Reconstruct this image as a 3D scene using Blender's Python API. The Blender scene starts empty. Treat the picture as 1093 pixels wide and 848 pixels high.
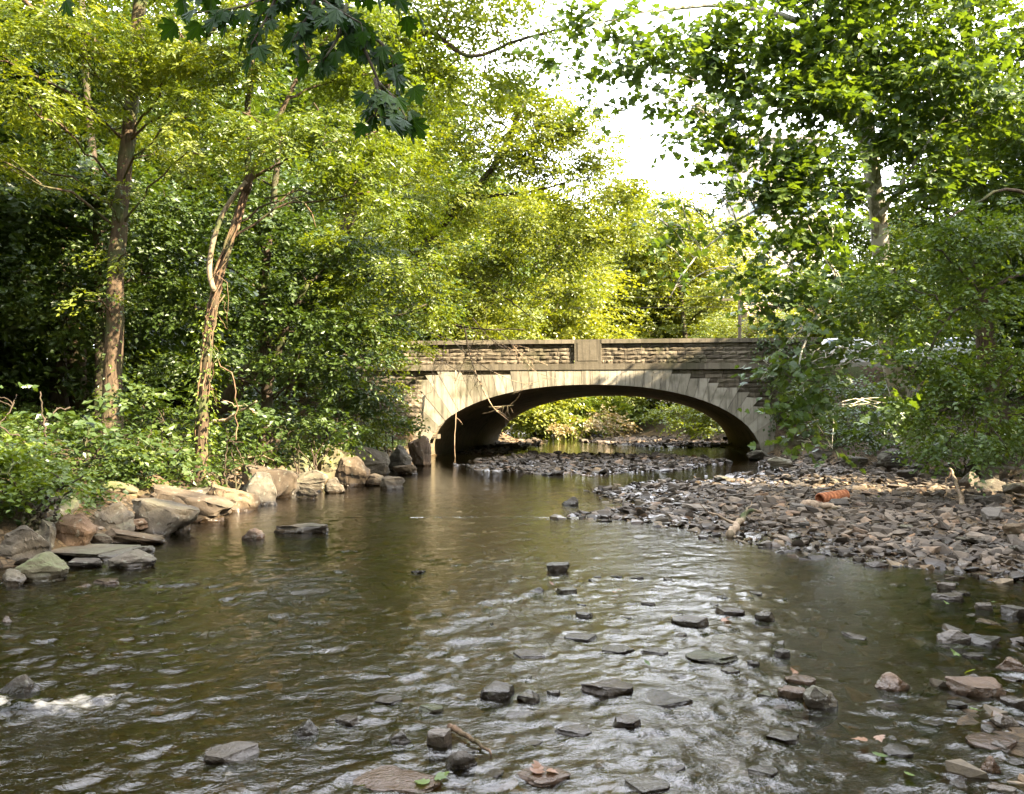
import bpy, bmesh, math, random
import numpy as np
from mathutils import Vector, Matrix

random.seed(7)
RNG = np.random.default_rng(11)
SC = bpy.context.scene
COL = SC.collection
W_, H_, F_ = 1093.0, 848.0, 825.0
CAM = np.array([0.0, 0.0, 1.5])
PITCH = math.atan(25.0 / 825.0)

# ------------------------------------------------------------------ helpers
def ray(px, py):
    dx, dy = (px - W_ / 2) / F_, (H_ / 2 - py) / F_
    c, s = math.cos(PITCH), math.sin(PITCH)
    return np.array([dx, c - dy * s, s + dy * c])

def at(px, py, Y):
    d = ray(px, py)
    return CAM + d * (Y / d[1])

def tag(o, label=None, cat=None, group=None, kind=None):
    if label: o['label'] = label
    if cat: o['category'] = cat
    if group: o['group'] = group
    if kind: o['kind'] = kind
    return o

def empty(name, loc, label=None, cat=None, group=None, rz=0.0):
    o = bpy.data.objects.new(name, None)
    COL.objects.link(o)
    o.location = loc
    o.rotation_euler = (0, 0, rz)
    o.empty_display_size = 0.2
    return tag(o, label, cat, group)

def mesh_np(name, V, faces, mat=None, smooth=False, attrs=None):
    """faces: list of (M,k) int arrays"""
    me = bpy.data.meshes.new(name)
    V = np.asarray(V, dtype=np.float32).reshape(-1, 3)
    me.vertices.add(len(V))
    me.vertices.foreach_set('co', V.ravel())
    faces = [np.asarray(f, dtype=np.int32) for f in faces if len(f)]
    nl = sum(f.size for f in faces)
    nf = sum(len(f) for f in faces)
    me.loops.add(nl)
    me.polygons.add(nf)
    me.loops.foreach_set('vertex_index', np.concatenate([f.ravel() for f in faces]))
    st, o = [], 0
    for f in faces:
        st.append(o + np.arange(len(f), dtype=np.int32) * f.shape[1])
        o += f.size
    me.polygons.foreach_set('loop_start', np.concatenate(st).astype(np.int32))
    me.polygons.foreach_set('use_smooth', np.full(nf, bool(smooth)))
    for k, a in (attrs or {}).items():
        at_ = me.attributes.new(k, 'FLOAT', 'POINT')
        at_.data.foreach_set('value', np.asarray(a, dtype=np.float32))
    me.update(calc_edges=True)
    me.validate()
    if mat: me.materials.append(mat)
    return me

def link(name, me, parent=None):
    o = bpy.data.objects.new(name, me)
    COL.objects.link(o)
    if parent is not None:
        o.parent = parent
        o.matrix_parent_inverse = Matrix.Translation(parent.location).inverted() if parent.rotation_euler.z == 0 else parent.matrix_basis.inverted()
    return o

class MB:
    """collects polygons of one mesh, world or local coordinates"""
    def __init__(s):
        s.v, s.f = [], {}
        s.n = 0
        s.r = []
    def add(s, V, faces, rnd=0.5):
        V = np.asarray(V, float).reshape(-1, 3)
        s.v.append(V)
        s.r.append(np.full(len(V), rnd) if np.isscalar(rnd) else np.asarray(rnd))
        for f in faces:
            f = np.asarray(f, int)
            if f.ndim == 1: f = f[None]
            s.f.setdefault(f.shape[1], []).append(f + s.n)
        s.n += len(V)
    def box(s, lo, hi, rnd=0.5, fn=None):
        x0, y0, z0 = lo; x1, y1, z1 = hi
        V = np.array([[x0,y0,z0],[x1,y0,z0],[x1,y1,z0],[x0,y1,z0],[x0,y0,z1],[x1,y0,z1],[x1,y1,z1],[x0,y1,z1]], float)
        if fn is not None: V = fn(V)
        s.add(V, [[[0,3,2,1],[4,5,6,7],[0,1,5,4],[1,2,6,5],[2,3,7,6],[3,0,4,7]]], rnd)
    def tube(s, P, R, n=8, cap=True, rnd=0.5, rough=0.0):
        P = np.asarray(P, float); R = np.asarray(R, float)
        if R.ndim == 0: R = np.full(len(P), float(R))
        T = np.gradient(P, axis=0)
        T /= np.linalg.norm(T, axis=1)[:, None] + 1e-9
        up = np.array([0.13, 0.31, 1.0]) if abs(T[:, 2]).mean() < 0.7 else np.array([1.0, 0.2, 0.1])
        A = np.cross(T, up); A /= np.linalg.norm(A, axis=1)[:, None] + 1e-9
        B = np.cross(T, A)
        th = np.arange(n) * 2 * math.pi / n
        rr = R[:, None] * np.ones(n)
        if rough: rr = rr * (1 + rough * RNG.normal(size=rr.shape))
        V = P[:, None] + rr[..., None] * (A[:, None] * np.cos(th)[None, :, None] + B[:, None] * np.sin(th)[None, :, None])
        m = len(P)
        i, j = np.meshgrid(np.arange(m - 1), np.arange(n), indexing='ij')
        q = np.stack([i * n + j, i * n + (j + 1) % n, (i + 1) * n + (j + 1) % n, (i + 1) * n + j], -1).reshape(-1, 4)
        fs = [q]
        V = V.reshape(-1, 3)
        if cap:
            V = np.vstack([V, P[:1], P[-1:]])
            k = np.arange(n)
            fs.append(np.stack([np.full(n, m * n), (k + 1) % n, k], 1))
            fs.append(np.stack([np.full(n, m * n + 1), (m - 1) * n + k, (m - 1) * n + (k + 1) % n], 1))
        s.add(V, fs, rnd)
    def mesh(s, name, mat, smooth=False):
        return mesh_np(name, np.concatenate(s.v), [np.concatenate(x) for x in s.f.values()], mat, smooth, {'rnd': np.concatenate(s.r)})
    def build(s, name, mat, parent=None, smooth=False):
        return link(name, s.mesh(name, mat, smooth), parent)

def _hash(ix, iy, iz, seed):
    h = (ix.astype(np.int64) * 374761393 + iy.astype(np.int64) * 668265263 + iz.astype(np.int64) * 2147483647 + seed * 974711) & 0xFFFFFFFF
    h = ((h ^ (h >> 13)) * 1274126177) & 0xFFFFFFFF
    h = ((h ^ (h >> 16)) * 2246822519) & 0xFFFFFFFF
    return ((h ^ (h >> 15)) & 0xFFFFFF) / float(0xFFFFFF)

def vnoise(P, seed=0):
    """value noise in -1..1"""
    P = np.asarray(P, float)
    i = np.floor(P); f = P - i
    u = f * f * f * (f * (f * 6 - 15) + 10)
    i = i.astype(np.int64)
    r = 0
    for a in (0, 1):
        for b in (0, 1):
            for c in (0, 1):
                w = (u[..., 0] if a else 1 - u[..., 0]) * (u[..., 1] if b else 1 - u[..., 1]) * (u[..., 2] if c else 1 - u[..., 2])
                r = r + w * _hash(i[..., 0] + a, i[..., 1] + b, i[..., 2] + c, seed)
    return r * 2 - 1

def n2(x, y, sc, seed=0, z=0.37):
    return vnoise(np.stack([x / sc, y / sc, np.full_like(x, z)], -1), seed)

def sstep(a, b, x):
    t = np.clip((x - a) / (b - a), 0, 1)
    return t * t * (3 - 2 * t)

# ------------------------------------------------------------------ materials
class NT:
    def __init__(s, name):
        s.m = bpy.data.materials.new(name)
        s.m.use_nodes = True
        s.t = s.m.node_tree
        s.t.nodes.clear()
        s.out = s.t.nodes.new('ShaderNodeOutputMaterial')
    def n(s, typ, ins=None, **kw):
        nd = s.t.nodes.new(typ)
        for k, v in kw.items(): setattr(nd, k, v)
        for k, v in (ins or {}).items():
            sk = nd.inputs[k]
            if hasattr(v, 'node'): s.t.links.new(v, sk)
            else: sk.default_value = v
        return nd
    def ramp(s, fac, stops, interp='LINEAR'):
        nd = s.t.nodes.new('ShaderNodeValToRGB')
        nd.color_ramp.interpolation = interp
        el = nd.color_ramp.elements
        while len(el) < len(stops): el.new(0.5)
        for e, (p, c) in zip(el, stops):
            e.position = p
            e.color = (*c, 1) if len(c) == 3 else c
        s.t.links.new(fac, nd.inputs[0])
        return nd.outputs[0]
    def noise(s, vec, scale, detail=4, rough=0.55, dist=0.0):
        nd = s.n('ShaderNodeTexNoise', {'Scale': scale, 'Detail': detail, 'Roughness': rough, 'Distortion': dist})
        if vec is not None: s.t.links.new(vec, nd.inputs['Vector'])
        return nd.outputs[0]
    def mix(s, fac, a, b, mode='MIX'):
        nd = s.t.nodes.new('ShaderNodeMix'); nd.data_type = 'RGBA'; nd.blend_type = mode
        for k, v in ((0, fac), (6, a), (7, b)):
            if hasattr(v, 'node'): s.t.links.new(v, nd.inputs[k])
            else: nd.inputs[k].default_value = v if k == 0 else ((*v, 1) if len(v) == 3 else v)
        return nd.outputs[2]
    def math(s, op, a, b=0.0, clamp=False):
        nd = s.t.nodes.new('ShaderNodeMath'); nd.operation = op; nd.use_clamp = clamp
        for k, v in ((0, a), (1, b)):
            if hasattr(v, 'node'): s.t.links.new(v, nd.inputs[k])
            else: nd.inputs[k].default_value = v
        return nd.outputs[0]
    def maprange(s, v, a, b, c=0.0, d=1.0):
        nd = s.n('ShaderNodeMapRange', {1: a, 2: b, 3: c, 4: d})
        s.t.links.new(v, nd.inputs[0])
        return nd.outputs[0]
    def mapping(s, vec, scale):
        nd = s.n('ShaderNodeMapping', {'Scale': scale})
        s.t.links.new(vec, nd.inputs['Vector'])
        return nd.outputs[0]
    def pos(s): return s.n('ShaderNodeNewGeometry').outputs['Position']
    def obj(s): return s.n('ShaderNodeTexCoord').outputs['Object']
    def attr(s, name='rnd'):
        return s.n('ShaderNodeAttribute', attribute_name=name).outputs['Fac']
    def orand(s): return s.n('ShaderNodeObjectInfo').outputs['Random']
    def bump(s, h, strength=0.3, dist=0.02):
        nd = s.n('ShaderNodeBump', {'Strength': strength, 'Distance': dist, 'Height': h})
        return nd.outputs[0]
    def done(s, sh):
        s.t.links.new(sh, s.out.inputs[0]); return s.m
    def pbr(s, color, rough=0.8, normal=None, spec=0.4, metal=0.0):
        b = s.n('ShaderNodeBsdfPrincipled')
        for k, v in (('Base Color', color), ('Roughness', rough), ('Specular IOR Level', spec), ('Metallic', metal)):
            if hasattr(v, 'node'): s.t.links.new(v, b.inputs[k])
            else: b.inputs[k].default_value = (*v, 1) if k == 'Base Color' and len(v) == 3 else v
        if normal is not None: s.t.links.new(normal, b.inputs['Normal'])
        return s.done(b.outputs[0])

def leaf_mat(name, dark, mid, light, trans=0.42, tcol=(1.6, 1.45, 0.35), gloss=0.06, rough=0.42):
    t = NT(name)
    r = t.attr('rnd')
    o = t.orand()
    f = t.math('ADD', t.math('MULTIPLY', r, 0.75), t.math('MULTIPLY', o, 0.25))
    c = t.ramp(f, [(0.0, dark), (0.5, mid), (1.0, light)])
    d = t.n('ShaderNodeBsdfDiffuse', {'Color': c})
    tc = t.mix(1.0, c, tcol, 'MULTIPLY')
    tr = t.n('ShaderNodeBsdfTranslucent', {'Color': tc})
    m1 = t.n('ShaderNodeMixShader', {0: trans, 1: d.outputs[0], 2: tr.outputs[0]})
    g = t.n('ShaderNodeBsdfGlossy', {'Color': (0.9, 0.95, 1, 1), 'Roughness': rough})
    lw = t.n('ShaderNodeLayerWeight', {'Blend': 0.25})
    fg = t.math('ADD', t.math('MULTIPLY', lw.outputs[1], 0.12), gloss * 0.45)
    m2 = t.n('ShaderNodeMixShader', {0: fg, 1: m1.outputs[0], 2: g.outputs[0]})
    return t.done(m2.outputs[0])

M = {}
M['leaf_locust'] = leaf_mat('leaf locust', (0.066, 0.108, 0.010), (0.124, 0.170, 0.012), (0.215, 0.235, 0.016), 0.48)
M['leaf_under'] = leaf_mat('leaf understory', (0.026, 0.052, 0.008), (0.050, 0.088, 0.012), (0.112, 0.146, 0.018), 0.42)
M['leaf_mid'] = leaf_mat('leaf midtree', (0.060, 0.094, 0.013), (0.115, 0.155, 0.016), (0.200, 0.220, 0.020), 0.46)
M['leaf_far'] = leaf_mat('leaf far', (0.090, 0.125, 0.020), (0.160, 0.195, 0.024), (0.245, 0.250, 0.034), 0.46)
M['leaf_syc'] = leaf_mat('leaf sycamore', (0.042, 0.080, 0.016), (0.074, 0.126, 0.020), (0.145, 0.195, 0.026), 0.46)
M['leaf_right'] = leaf_mat('leaf elm', (0.044, 0.084, 0.014), (0.084, 0.140, 0.018), (0.155, 0.200, 0.026), 0.46)
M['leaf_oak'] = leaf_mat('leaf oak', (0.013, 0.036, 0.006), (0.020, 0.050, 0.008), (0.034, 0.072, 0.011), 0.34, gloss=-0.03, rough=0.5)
M['leaf_bright'] = leaf_mat('leaf bright shrub', (0.075, 0.125, 0.014), (0.118, 0.178, 0.018), (0.195, 0.235, 0.026), 0.44)
M['leaf_dead'] = leaf_mat('leaf dead', (0.16, 0.07, 0.03), (0.22, 0.11, 0.05), (0.30, 0.17, 0.08), 0.25, (1.1, 1, .8))

def bark_mat(name, a, b, scale=1.0, pale=None):
    t = NT(name)
    p = t.pos()
    v = t.mapping(p, (9 * scale, 9 * scale, 1.6 * scale))
    n = t.noise(v, 2.2, 6, 0.65)
    c = t.ramp(n, [(0.3, a), (0.62, b)])
    big = t.noise(p, 1.7, 3)
    c = t.mix(t.maprange(big, 0.5, 0.66), c, (0.07, 0.085, 0.035))
    if pale is not None:
        pn = t.noise(t.mapping(p, (3, 3, 1.3)), 2.0, 3, 0.5, 0.6)
        c = t.mix(t.maprange(pn, 0.44, 0.50), c, pale)
    return t.pbr(c, 0.9, t.bump(n, 0.8, 0.03), 0.2)
M['bark'] = bark_mat('bark brown', (0.035, 0.026, 0.018), (0.115, 0.080, 0.052))
M['bark_red'] = bark_mat('bark vine', (0.060, 0.038, 0.024), (0.20, 0.128, 0.080))
M['bark_pale'] = bark_mat('bark pale', (0.11, 0.085, 0.055), (0.27, 0.215, 0.145))
M['bark_syc'] = bark_mat('bark sycamore', (0.15, 0.13, 0.10), (0.30, 0.27, 0.21), 0.8, (0.52, 0.49, 0.42))
M['bark_dark'] = bark_mat('bark dark', (0.03, 0.024, 0.018), (0.08, 0.06, 0.045))
M['twig'] = bark_mat('dead twig', (0.22, 0.15, 0.10), (0.45, 0.34, 0.24))

def rock_mat(name, a, b, c3, moss=0.0, bs=1.0):
    t = NT(name)
    p = t.pos()
    o = t.obj()
    r = t.math('ADD', t.math('MULTIPLY', t.orand(), 0.6), t.math('MULTIPLY', t.attr('rnd'), 0.4))
    n = t.noise(p, 5.0 * bs, 7, 0.62)
    n1 = t.noise(p, 1.7 * bs, 3, 0.5)
    col = t.ramp(t.math('ADD', t.math('MULTIPLY', n, 0.55), t.math('MULTIPLY', n1, 0.45)), [(0.30, a), (0.50, b), (0.68, c3)])
    hs = t.n('ShaderNodeHueSaturation', {'Hue': 0.5, 'Saturation': t.maprange(r, 0, 1, 0.7, 1.15), 'Value': t.maprange(r, 0, 1, 0.40, 0.80), 'Color': col})
    col = hs.outputs[0]
    sp = t.noise(p, 60.0, 3, 0.7)
    col = t.mix(t.maprange(sp, 0.52, 0.70, 0, 0.45), col, (0.05, 0.045, 0.04))
    # lichen
    ln = t.noise(p, 11.0, 4, 0.6)
    col = t.mix(t.maprange(ln, 0.60, 0.68, 0, 0.5), col, (0.30, 0.30, 0.24))
    if moss:
        nz = t.n('ShaderNodeSeparateXYZ', {0: t.n('ShaderNodeNewGeometry').outputs['Normal']}).outputs[2]
        mf = t.math('MULTIPLY', t.maprange(nz, 0.2, 0.9), t.maprange(n1, 0.50 - 0.1 * moss, 0.62), True)
        col = t.mix(t.math('MULTIPLY', mf, moss), col, (0.10, 0.125, 0.045))
    z = t.n('ShaderNodeSeparateXYZ', {0: p}).outputs[2]
    zz = t.math('SUBTRACT', z, t.math('MULTIPLY', t.math('SUBTRACT', n1, 0.5), 0.10))
    wet = t.maprange(zz, 0.045, 0.10, 1.0, 0.0)
    col = t.mix(wet, col, t.mix(1.0, col, (0.34, 0.31, 0.28), 'MULTIPLY'))
    rough = t.maprange(wet, 0, 1, 0.85, 0.16)
    hb = t.math('ADD', t.math('MULTIPLY', n, 1.0), t.math('MULTIPLY', sp, 0.25))
    return t.pbr(col, rough, t.bump(hb, 0.75, 0.03), 0.4)
M['rock_tan'] = rock_mat('rock tan', (0.11, 0.074, 0.045), (0.19, 0.133, 0.080), (0.275, 0.20, 0.128), 0.15)
M['rock_grey'] = rock_mat('rock grey', (0.117, 0.0952, 0.0686), (0.2028, 0.1677, 0.1232), (0.2964, 0.2496, 0.1872), 0.25)
M['rock_orange'] = rock_mat('rock orange', (0.1872, 0.1053, 0.0546), (0.3042, 0.1833, 0.1014), (0.3744, 0.2574, 0.156))
M['rock_dark'] = rock_mat('rock dark', (0.062, 0.050, 0.038), (0.12, 0.098, 0.074), (0.20, 0.165, 0.125), 0.2)
M['rock_moss'] = rock_mat('rock mossy', (0.11, 0.092, 0.055), (0.19, 0.165, 0.10), (0.28, 0.245, 0.165), 0.9)
M['shale'] = rock_mat('shale', (0.080, 0.062, 0.046), (0.145, 0.114, 0.085), (0.23, 0.185, 0.14), 0.0, 1.6)
M['shale_pale'] = rock_mat('shale pale', (0.17, 0.1403, 0.1105), (0.2805, 0.2338, 0.187), (0.3825, 0.323, 0.255), 0.0, 1.6)
M['shale_rust'] = rock_mat('shale rust', (0.16, 0.096, 0.056), (0.256, 0.16, 0.096), (0.336, 0.228, 0.148), 0.0, 1.6)

# ------------------------------------------------------------------ terrain
XL_Y = [-60, 0, 5, 7.9, 8.8, 9.8, 12.9, 16.3, 22, 30, 32.3, 47, 60, 75, 95, 130, 300]
XL_X = [-8, -6.3, -5.8, -5.0, -4.4, -4.6, -4.9, -4.9, -4.1, -3.7, -3.57, -.85, .5, -3, -16, -45, -180]
XR_Y = [-60, 0, 8, 17.4, 20, 24, 30, 31.1, 45.6, 60, 75, 90, 110, 130, 300]
XR_X = [8, 8.2, 9.4, 11.5, 11.2, 10.5, 10.2, 10.03, 12.7, 14, 11, 2, -14, -28, -160]
def xl(y): return np.interp(y, XL_Y, XL_X)
def xr(y): return np.interp(y, XR_Y, XR_X)
BAR1 = [(1.9,12.6),(2.5,16.3),(3.3,18),(6,20.2),(8.3,24),(9.5,29.2),(13,31),(15,16),(13,4.5),(5.9,5.6),(5.0,7.1),(4.6,7.9),(3.75,8.8),(2.8,9.7),(2.0,11.0)]
BAR2 = [(-1.2,24.6),(0.3,22.4),(1.9,21.6),(3.4,23),(5.1,24.6),(7.6,29),(6.5,32),(3.4,35),(0.5,34),(-.8,29)]
BAR3 = [(6.5,47),(9,43),(14,42),(16,62),(8,63),(5,56)]
BAR4 = [(-2.0,34.5),(-.4,34.8),(1.0,44),(2.2,56),(-3,56)]
def sd_poly(x, y, poly):
    d = np.full(x.shape, 1e9); ins = np.zeros(x.shape, bool)
    for (ax, ay), (bx, by) in zip(poly, poly[1:] + poly[:1]):
        ex, ey = bx - ax, by - ay
        t = np.clip(((x - ax) * ex + (y - ay) * ey) / (ex * ex + ey * ey), 0, 1)
        d = np.minimum(d, np.hypot(x - ax - t * ex, y - ay - t * ey))
        c = ((ay > y) != (by > y)) & (x < (bx - ax) * (y - ay) / (by - ay + 1e-12) + ax)
        ins ^= c
    return np.where(ins, d, -d)

BO = np.array([-3.57, 32.3]); BA = np.array([13.6, -1.2]); BSPAN = float(np.hypot(*BA)); BA = BA / BSPAN
BD = np.array([0.183, 0.983]); BLEN = 14.75; ROAD_Z = 3.74
def b_local(x, y):
    det = BA[0] * BD[1] - BA[1] * BD[0]
    rx, ry = x - BO[0], y - BO[1]
    return (rx * BD[1] - ry * BD[0]) / det, (BA[0] * ry - BA[1] * rx) / det
def b_world(V):
    V = np.asarray(V, float)
    return np.stack([BO[0] + V[..., 0] * BA[0] + V[..., 1] * BD[0], BO[1] + V[..., 0] * BA[1] + V[..., 1] * BD[1], V[..., 2]], -1)

def ground_h(x, y):
    x = np.asarray(x, float); y = np.asarray(y, float)
    x, y = np.broadcast_arrays(x, y)
    L, R = xl(y), xr(y)
    wob = 0.25 * n2(x, y, 1.3, 3)
    bed = -0.24 + 0.07 * n2(x, y, 1.9, 1) + 0.035 * n2(x, y, 0.5, 2)
    near = sstep(0.42, 0.60, x / np.maximum(y, 2.5)) * sstep(1.2, 2.0, x) * sstep(9, 6.5, y) * sstep(0, 2.5, y)
    bed = bed + near * (0.26 + 0.09 * n2(x, y, 0.7, 23))
    for i, (poly, top) in enumerate(((BAR1, 0.06), (BAR2, 0.0), (BAR3, 0.15), (BAR4, 0.10))):
        sd = sd_poly(x, y, poly) + 0.5 * n2(x, y, 1.1, 21) + 0.25 * n2(x, y, 0.45, 22)
        hb = -0.26 + 0.275 * sstep(-2.6, 0.3, sd) + top * sstep(0, 3.5, sd) + 0.06 * n2(x, y, 0.9, 5) + 0.03 * n2(x, y, 2.4, 6)
        bed = np.maximum(bed, hb)
    dl = L - x + wob
    hl = np.interp(dl, [-1.2, 0, 0.8, 2.5, 5, 12, 60], [-.5, -0.02, .40, .95, 1.35, 2.3, 4.0]) + 0.12 * n2(x, y, 1.6, 8) * sstep(0.3, 2, dl)
    dr = x - R + wob
    hr = np.interp(dr, [-1.5, 0, 0.6, 2.5, 5, 10, 60], [-.5, .12, .50, 1.30, 2.2, 3.2, 4.6]) + 0.12 * n2(x, y, 1.6, 9) * sstep(0.3, 2, dr)
    h = np.maximum(np.maximum(bed, hl), hr)
    u, v = b_local(x, y)
    out = np.maximum(-0.5 - u, u - BSPAN - 0.5)
    side = out > 0
    dv = np.maximum(np.maximum(0.35 - v, v - (BLEN - 0.35)), 0)
    emb = ROAD_Z - 0.06 - np.maximum(dv - 0.0, 0) * 0.75
    emb = np.where(dv > 0, emb - 0.5 * sstep(0, 0.3, dv) - 1.4 * sstep(3, 0.2, out) * sstep(0, .3, dv), emb)
    h = np.where(side, np.maximum(h, emb), np.where((v > 0) & (v < BLEN), np.minimum(h, 0.3), h))
    far = np.hypot(x, y)
    return h + 3.0 * sstep(90, 280, far)

def gh(x, y): return float(ground_h(np.array([x]), np.array([y]))[0])

def hit(px, py, zmin=0.0, tmax=120.0):
    d = ray(px, py)
    t = np.linspace(1.5, tmax, 6000)
    P = CAM[None] + t[:, None] * d[None]
    h = np.maximum(ground_h(P[:, 0], P[:, 1]), zmin)
    k = np.argmax(P[:, 2] <= h)
    if P[k, 2] > h[k]: k = len(t) - 1
    return P[k]

def lines(segs):
    out = []
    for a, b, st in segs:
        out.append(np.arange(a, b, st))
    return np.concatenate(out + [[segs[-1][1]]])
def build_ground():
    X = lines([(-400, -60, 20), (-60, -14, 1.5), (-14, -7, 0.3), (-7, 13, 0.11), (13, 20, 0.3), (20, 60, 1.5), (60, 400, 20)])
    Y = lines([(-120, -20, 6), (-20, 0, 0.8), (0, 3, 0.3), (3, 14, 0.1), (14, 34, 0.18), (34, 65, 0.4), (65, 120, 2), (120, 400, 15)])
    gx, gy = np.meshgrid(X, Y)
    z = ground_h(gx, gy)
    nx, ny = len(X), len(Y)
    i, j = np.meshgrid(np.arange(ny - 1), np.arange(nx - 1), indexing='ij')
    q = np.stack([i * nx + j, i * nx + j + 1, (i + 1) * nx + j + 1, (i + 1) * nx + j], -1).reshape(-1, 4)
    t = NT('ground soil')
    p = t.pos()
    z_ = t.n('ShaderNodeSeparateXYZ', {0: p}).outputs[2]
    n = t.noise(p, 9, 6, 0.65); nb = t.noise(p, 1.1, 4, 0.6); nf = t.noise(p, 45, 4, 0.7)
    vor = t.n('ShaderNodeTexVoronoi', {'Scale': 13.0, 'Vector': p})
    vd = t.n('ShaderNodeTexVoronoi', {'Scale': 13.0, 'Vector': p}, feature='DISTANCE_TO_EDGE')
    bedc = t.ramp(n, [(0.3, (0.055, 0.042, 0.026)), (0.5, (0.15, 0.095, 0.045)), (0.7, (0.32, 0.195, 0.085))])
    vr = t.n('ShaderNodeSeparateColor', {0: vor.outputs['Color']}).outputs[0]
    bedc = t.mix(0.55, bedc, t.ramp(vr, [(0, (0.06, 0.05, 0.035)), (0.6, (0.16, 0.12, 0.075)), (1, (0.27, 0.21, 0.14))]))
    bedc = t.mix(t.maprange(vd.outputs['Distance'], 0.0, 0.12, 0.75, 0), bedc, (0.03, 0.024, 0.016))
    soil = t.ramp(n, [(0.3, (0.022, 0.016, 0.010)), (0.55, (0.055, 0.038, 0.023)), (0.72, (0.11, 0.073, 0.044))])
    soil = t.mix(t.maprange(nf, 0.55, 0.66, 0, 0.6), soil, (0.17, 0.098, 0.052))
    soil = t.mix(t.maprange(nb, 0.50, 0.64, 0, 0.8), soil, (0.045, 0.06, 0.02))
    col = t.mix(t.maprange(z_, 0.30, 0.50), bedc, soil)
    wet = t.maprange(z_, 0.02, 0.09, 1, 0)
    col = t.mix(wet, col, t.mix(1.0, col, (0.50, 0.46, 0.40), 'MULTIPLY'))
    hb = t.math('ADD', n, t.math('MULTIPLY', nf, 0.4))
    m = t.pbr(col, t.maprange(wet, 0, 1, 0.95, 0.4), t.bump(hb, 0.9, 0.05), 0.25)
    o = link('ground', mesh_np('ground', np.stack([gx, gy, z], -1), [q], m, True))
    o['kind'] = 'structure'
build_ground()

# ------------------------------------------------------------------ water
def flow_amp(x, y):
    """roughness of the surface: riffle near the camera on the left and centre, calm pools elsewhere"""
    a = 0.15 + 0.08 * n2(x, y, 2.5, 31) + 0.12 * sstep(16, 9, y)
    rif = sstep(9.8, 6.0, y + 0.25 * x) * sstep(4.2, 0.8, x - 0.12 * y)
    a = a + 0.75 * rif * (0.75 + 0.45 * n2(x, y, 0.9, 32)) * (1 - 0.78 * sstep(-0.5, 0.5, x - 0.04 * y))
    rif2 = np.exp(-((x - (1.3 + 0.05 * y)) / 1.7) ** 2) * sstep(5.2, 3.4, y) * 0.25
    a = a + rif2
    a = a + 0.35 * np.exp(-((x + 0.5) / 3.0) ** 2 - ((y - 13) / 4.0) ** 2)
    a = a + 0.5 * np.exp(-((x - 7.6) / 1.6) ** 2 - ((y - 25.5) / 2.5) ** 2)
    a = a - 0.20 * np.exp(-((x - 2.9) / 1.2) ** 2 - ((y - 7.6) / 1.5) ** 2)
    return np.clip(a, 0.06, 1.3)

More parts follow.
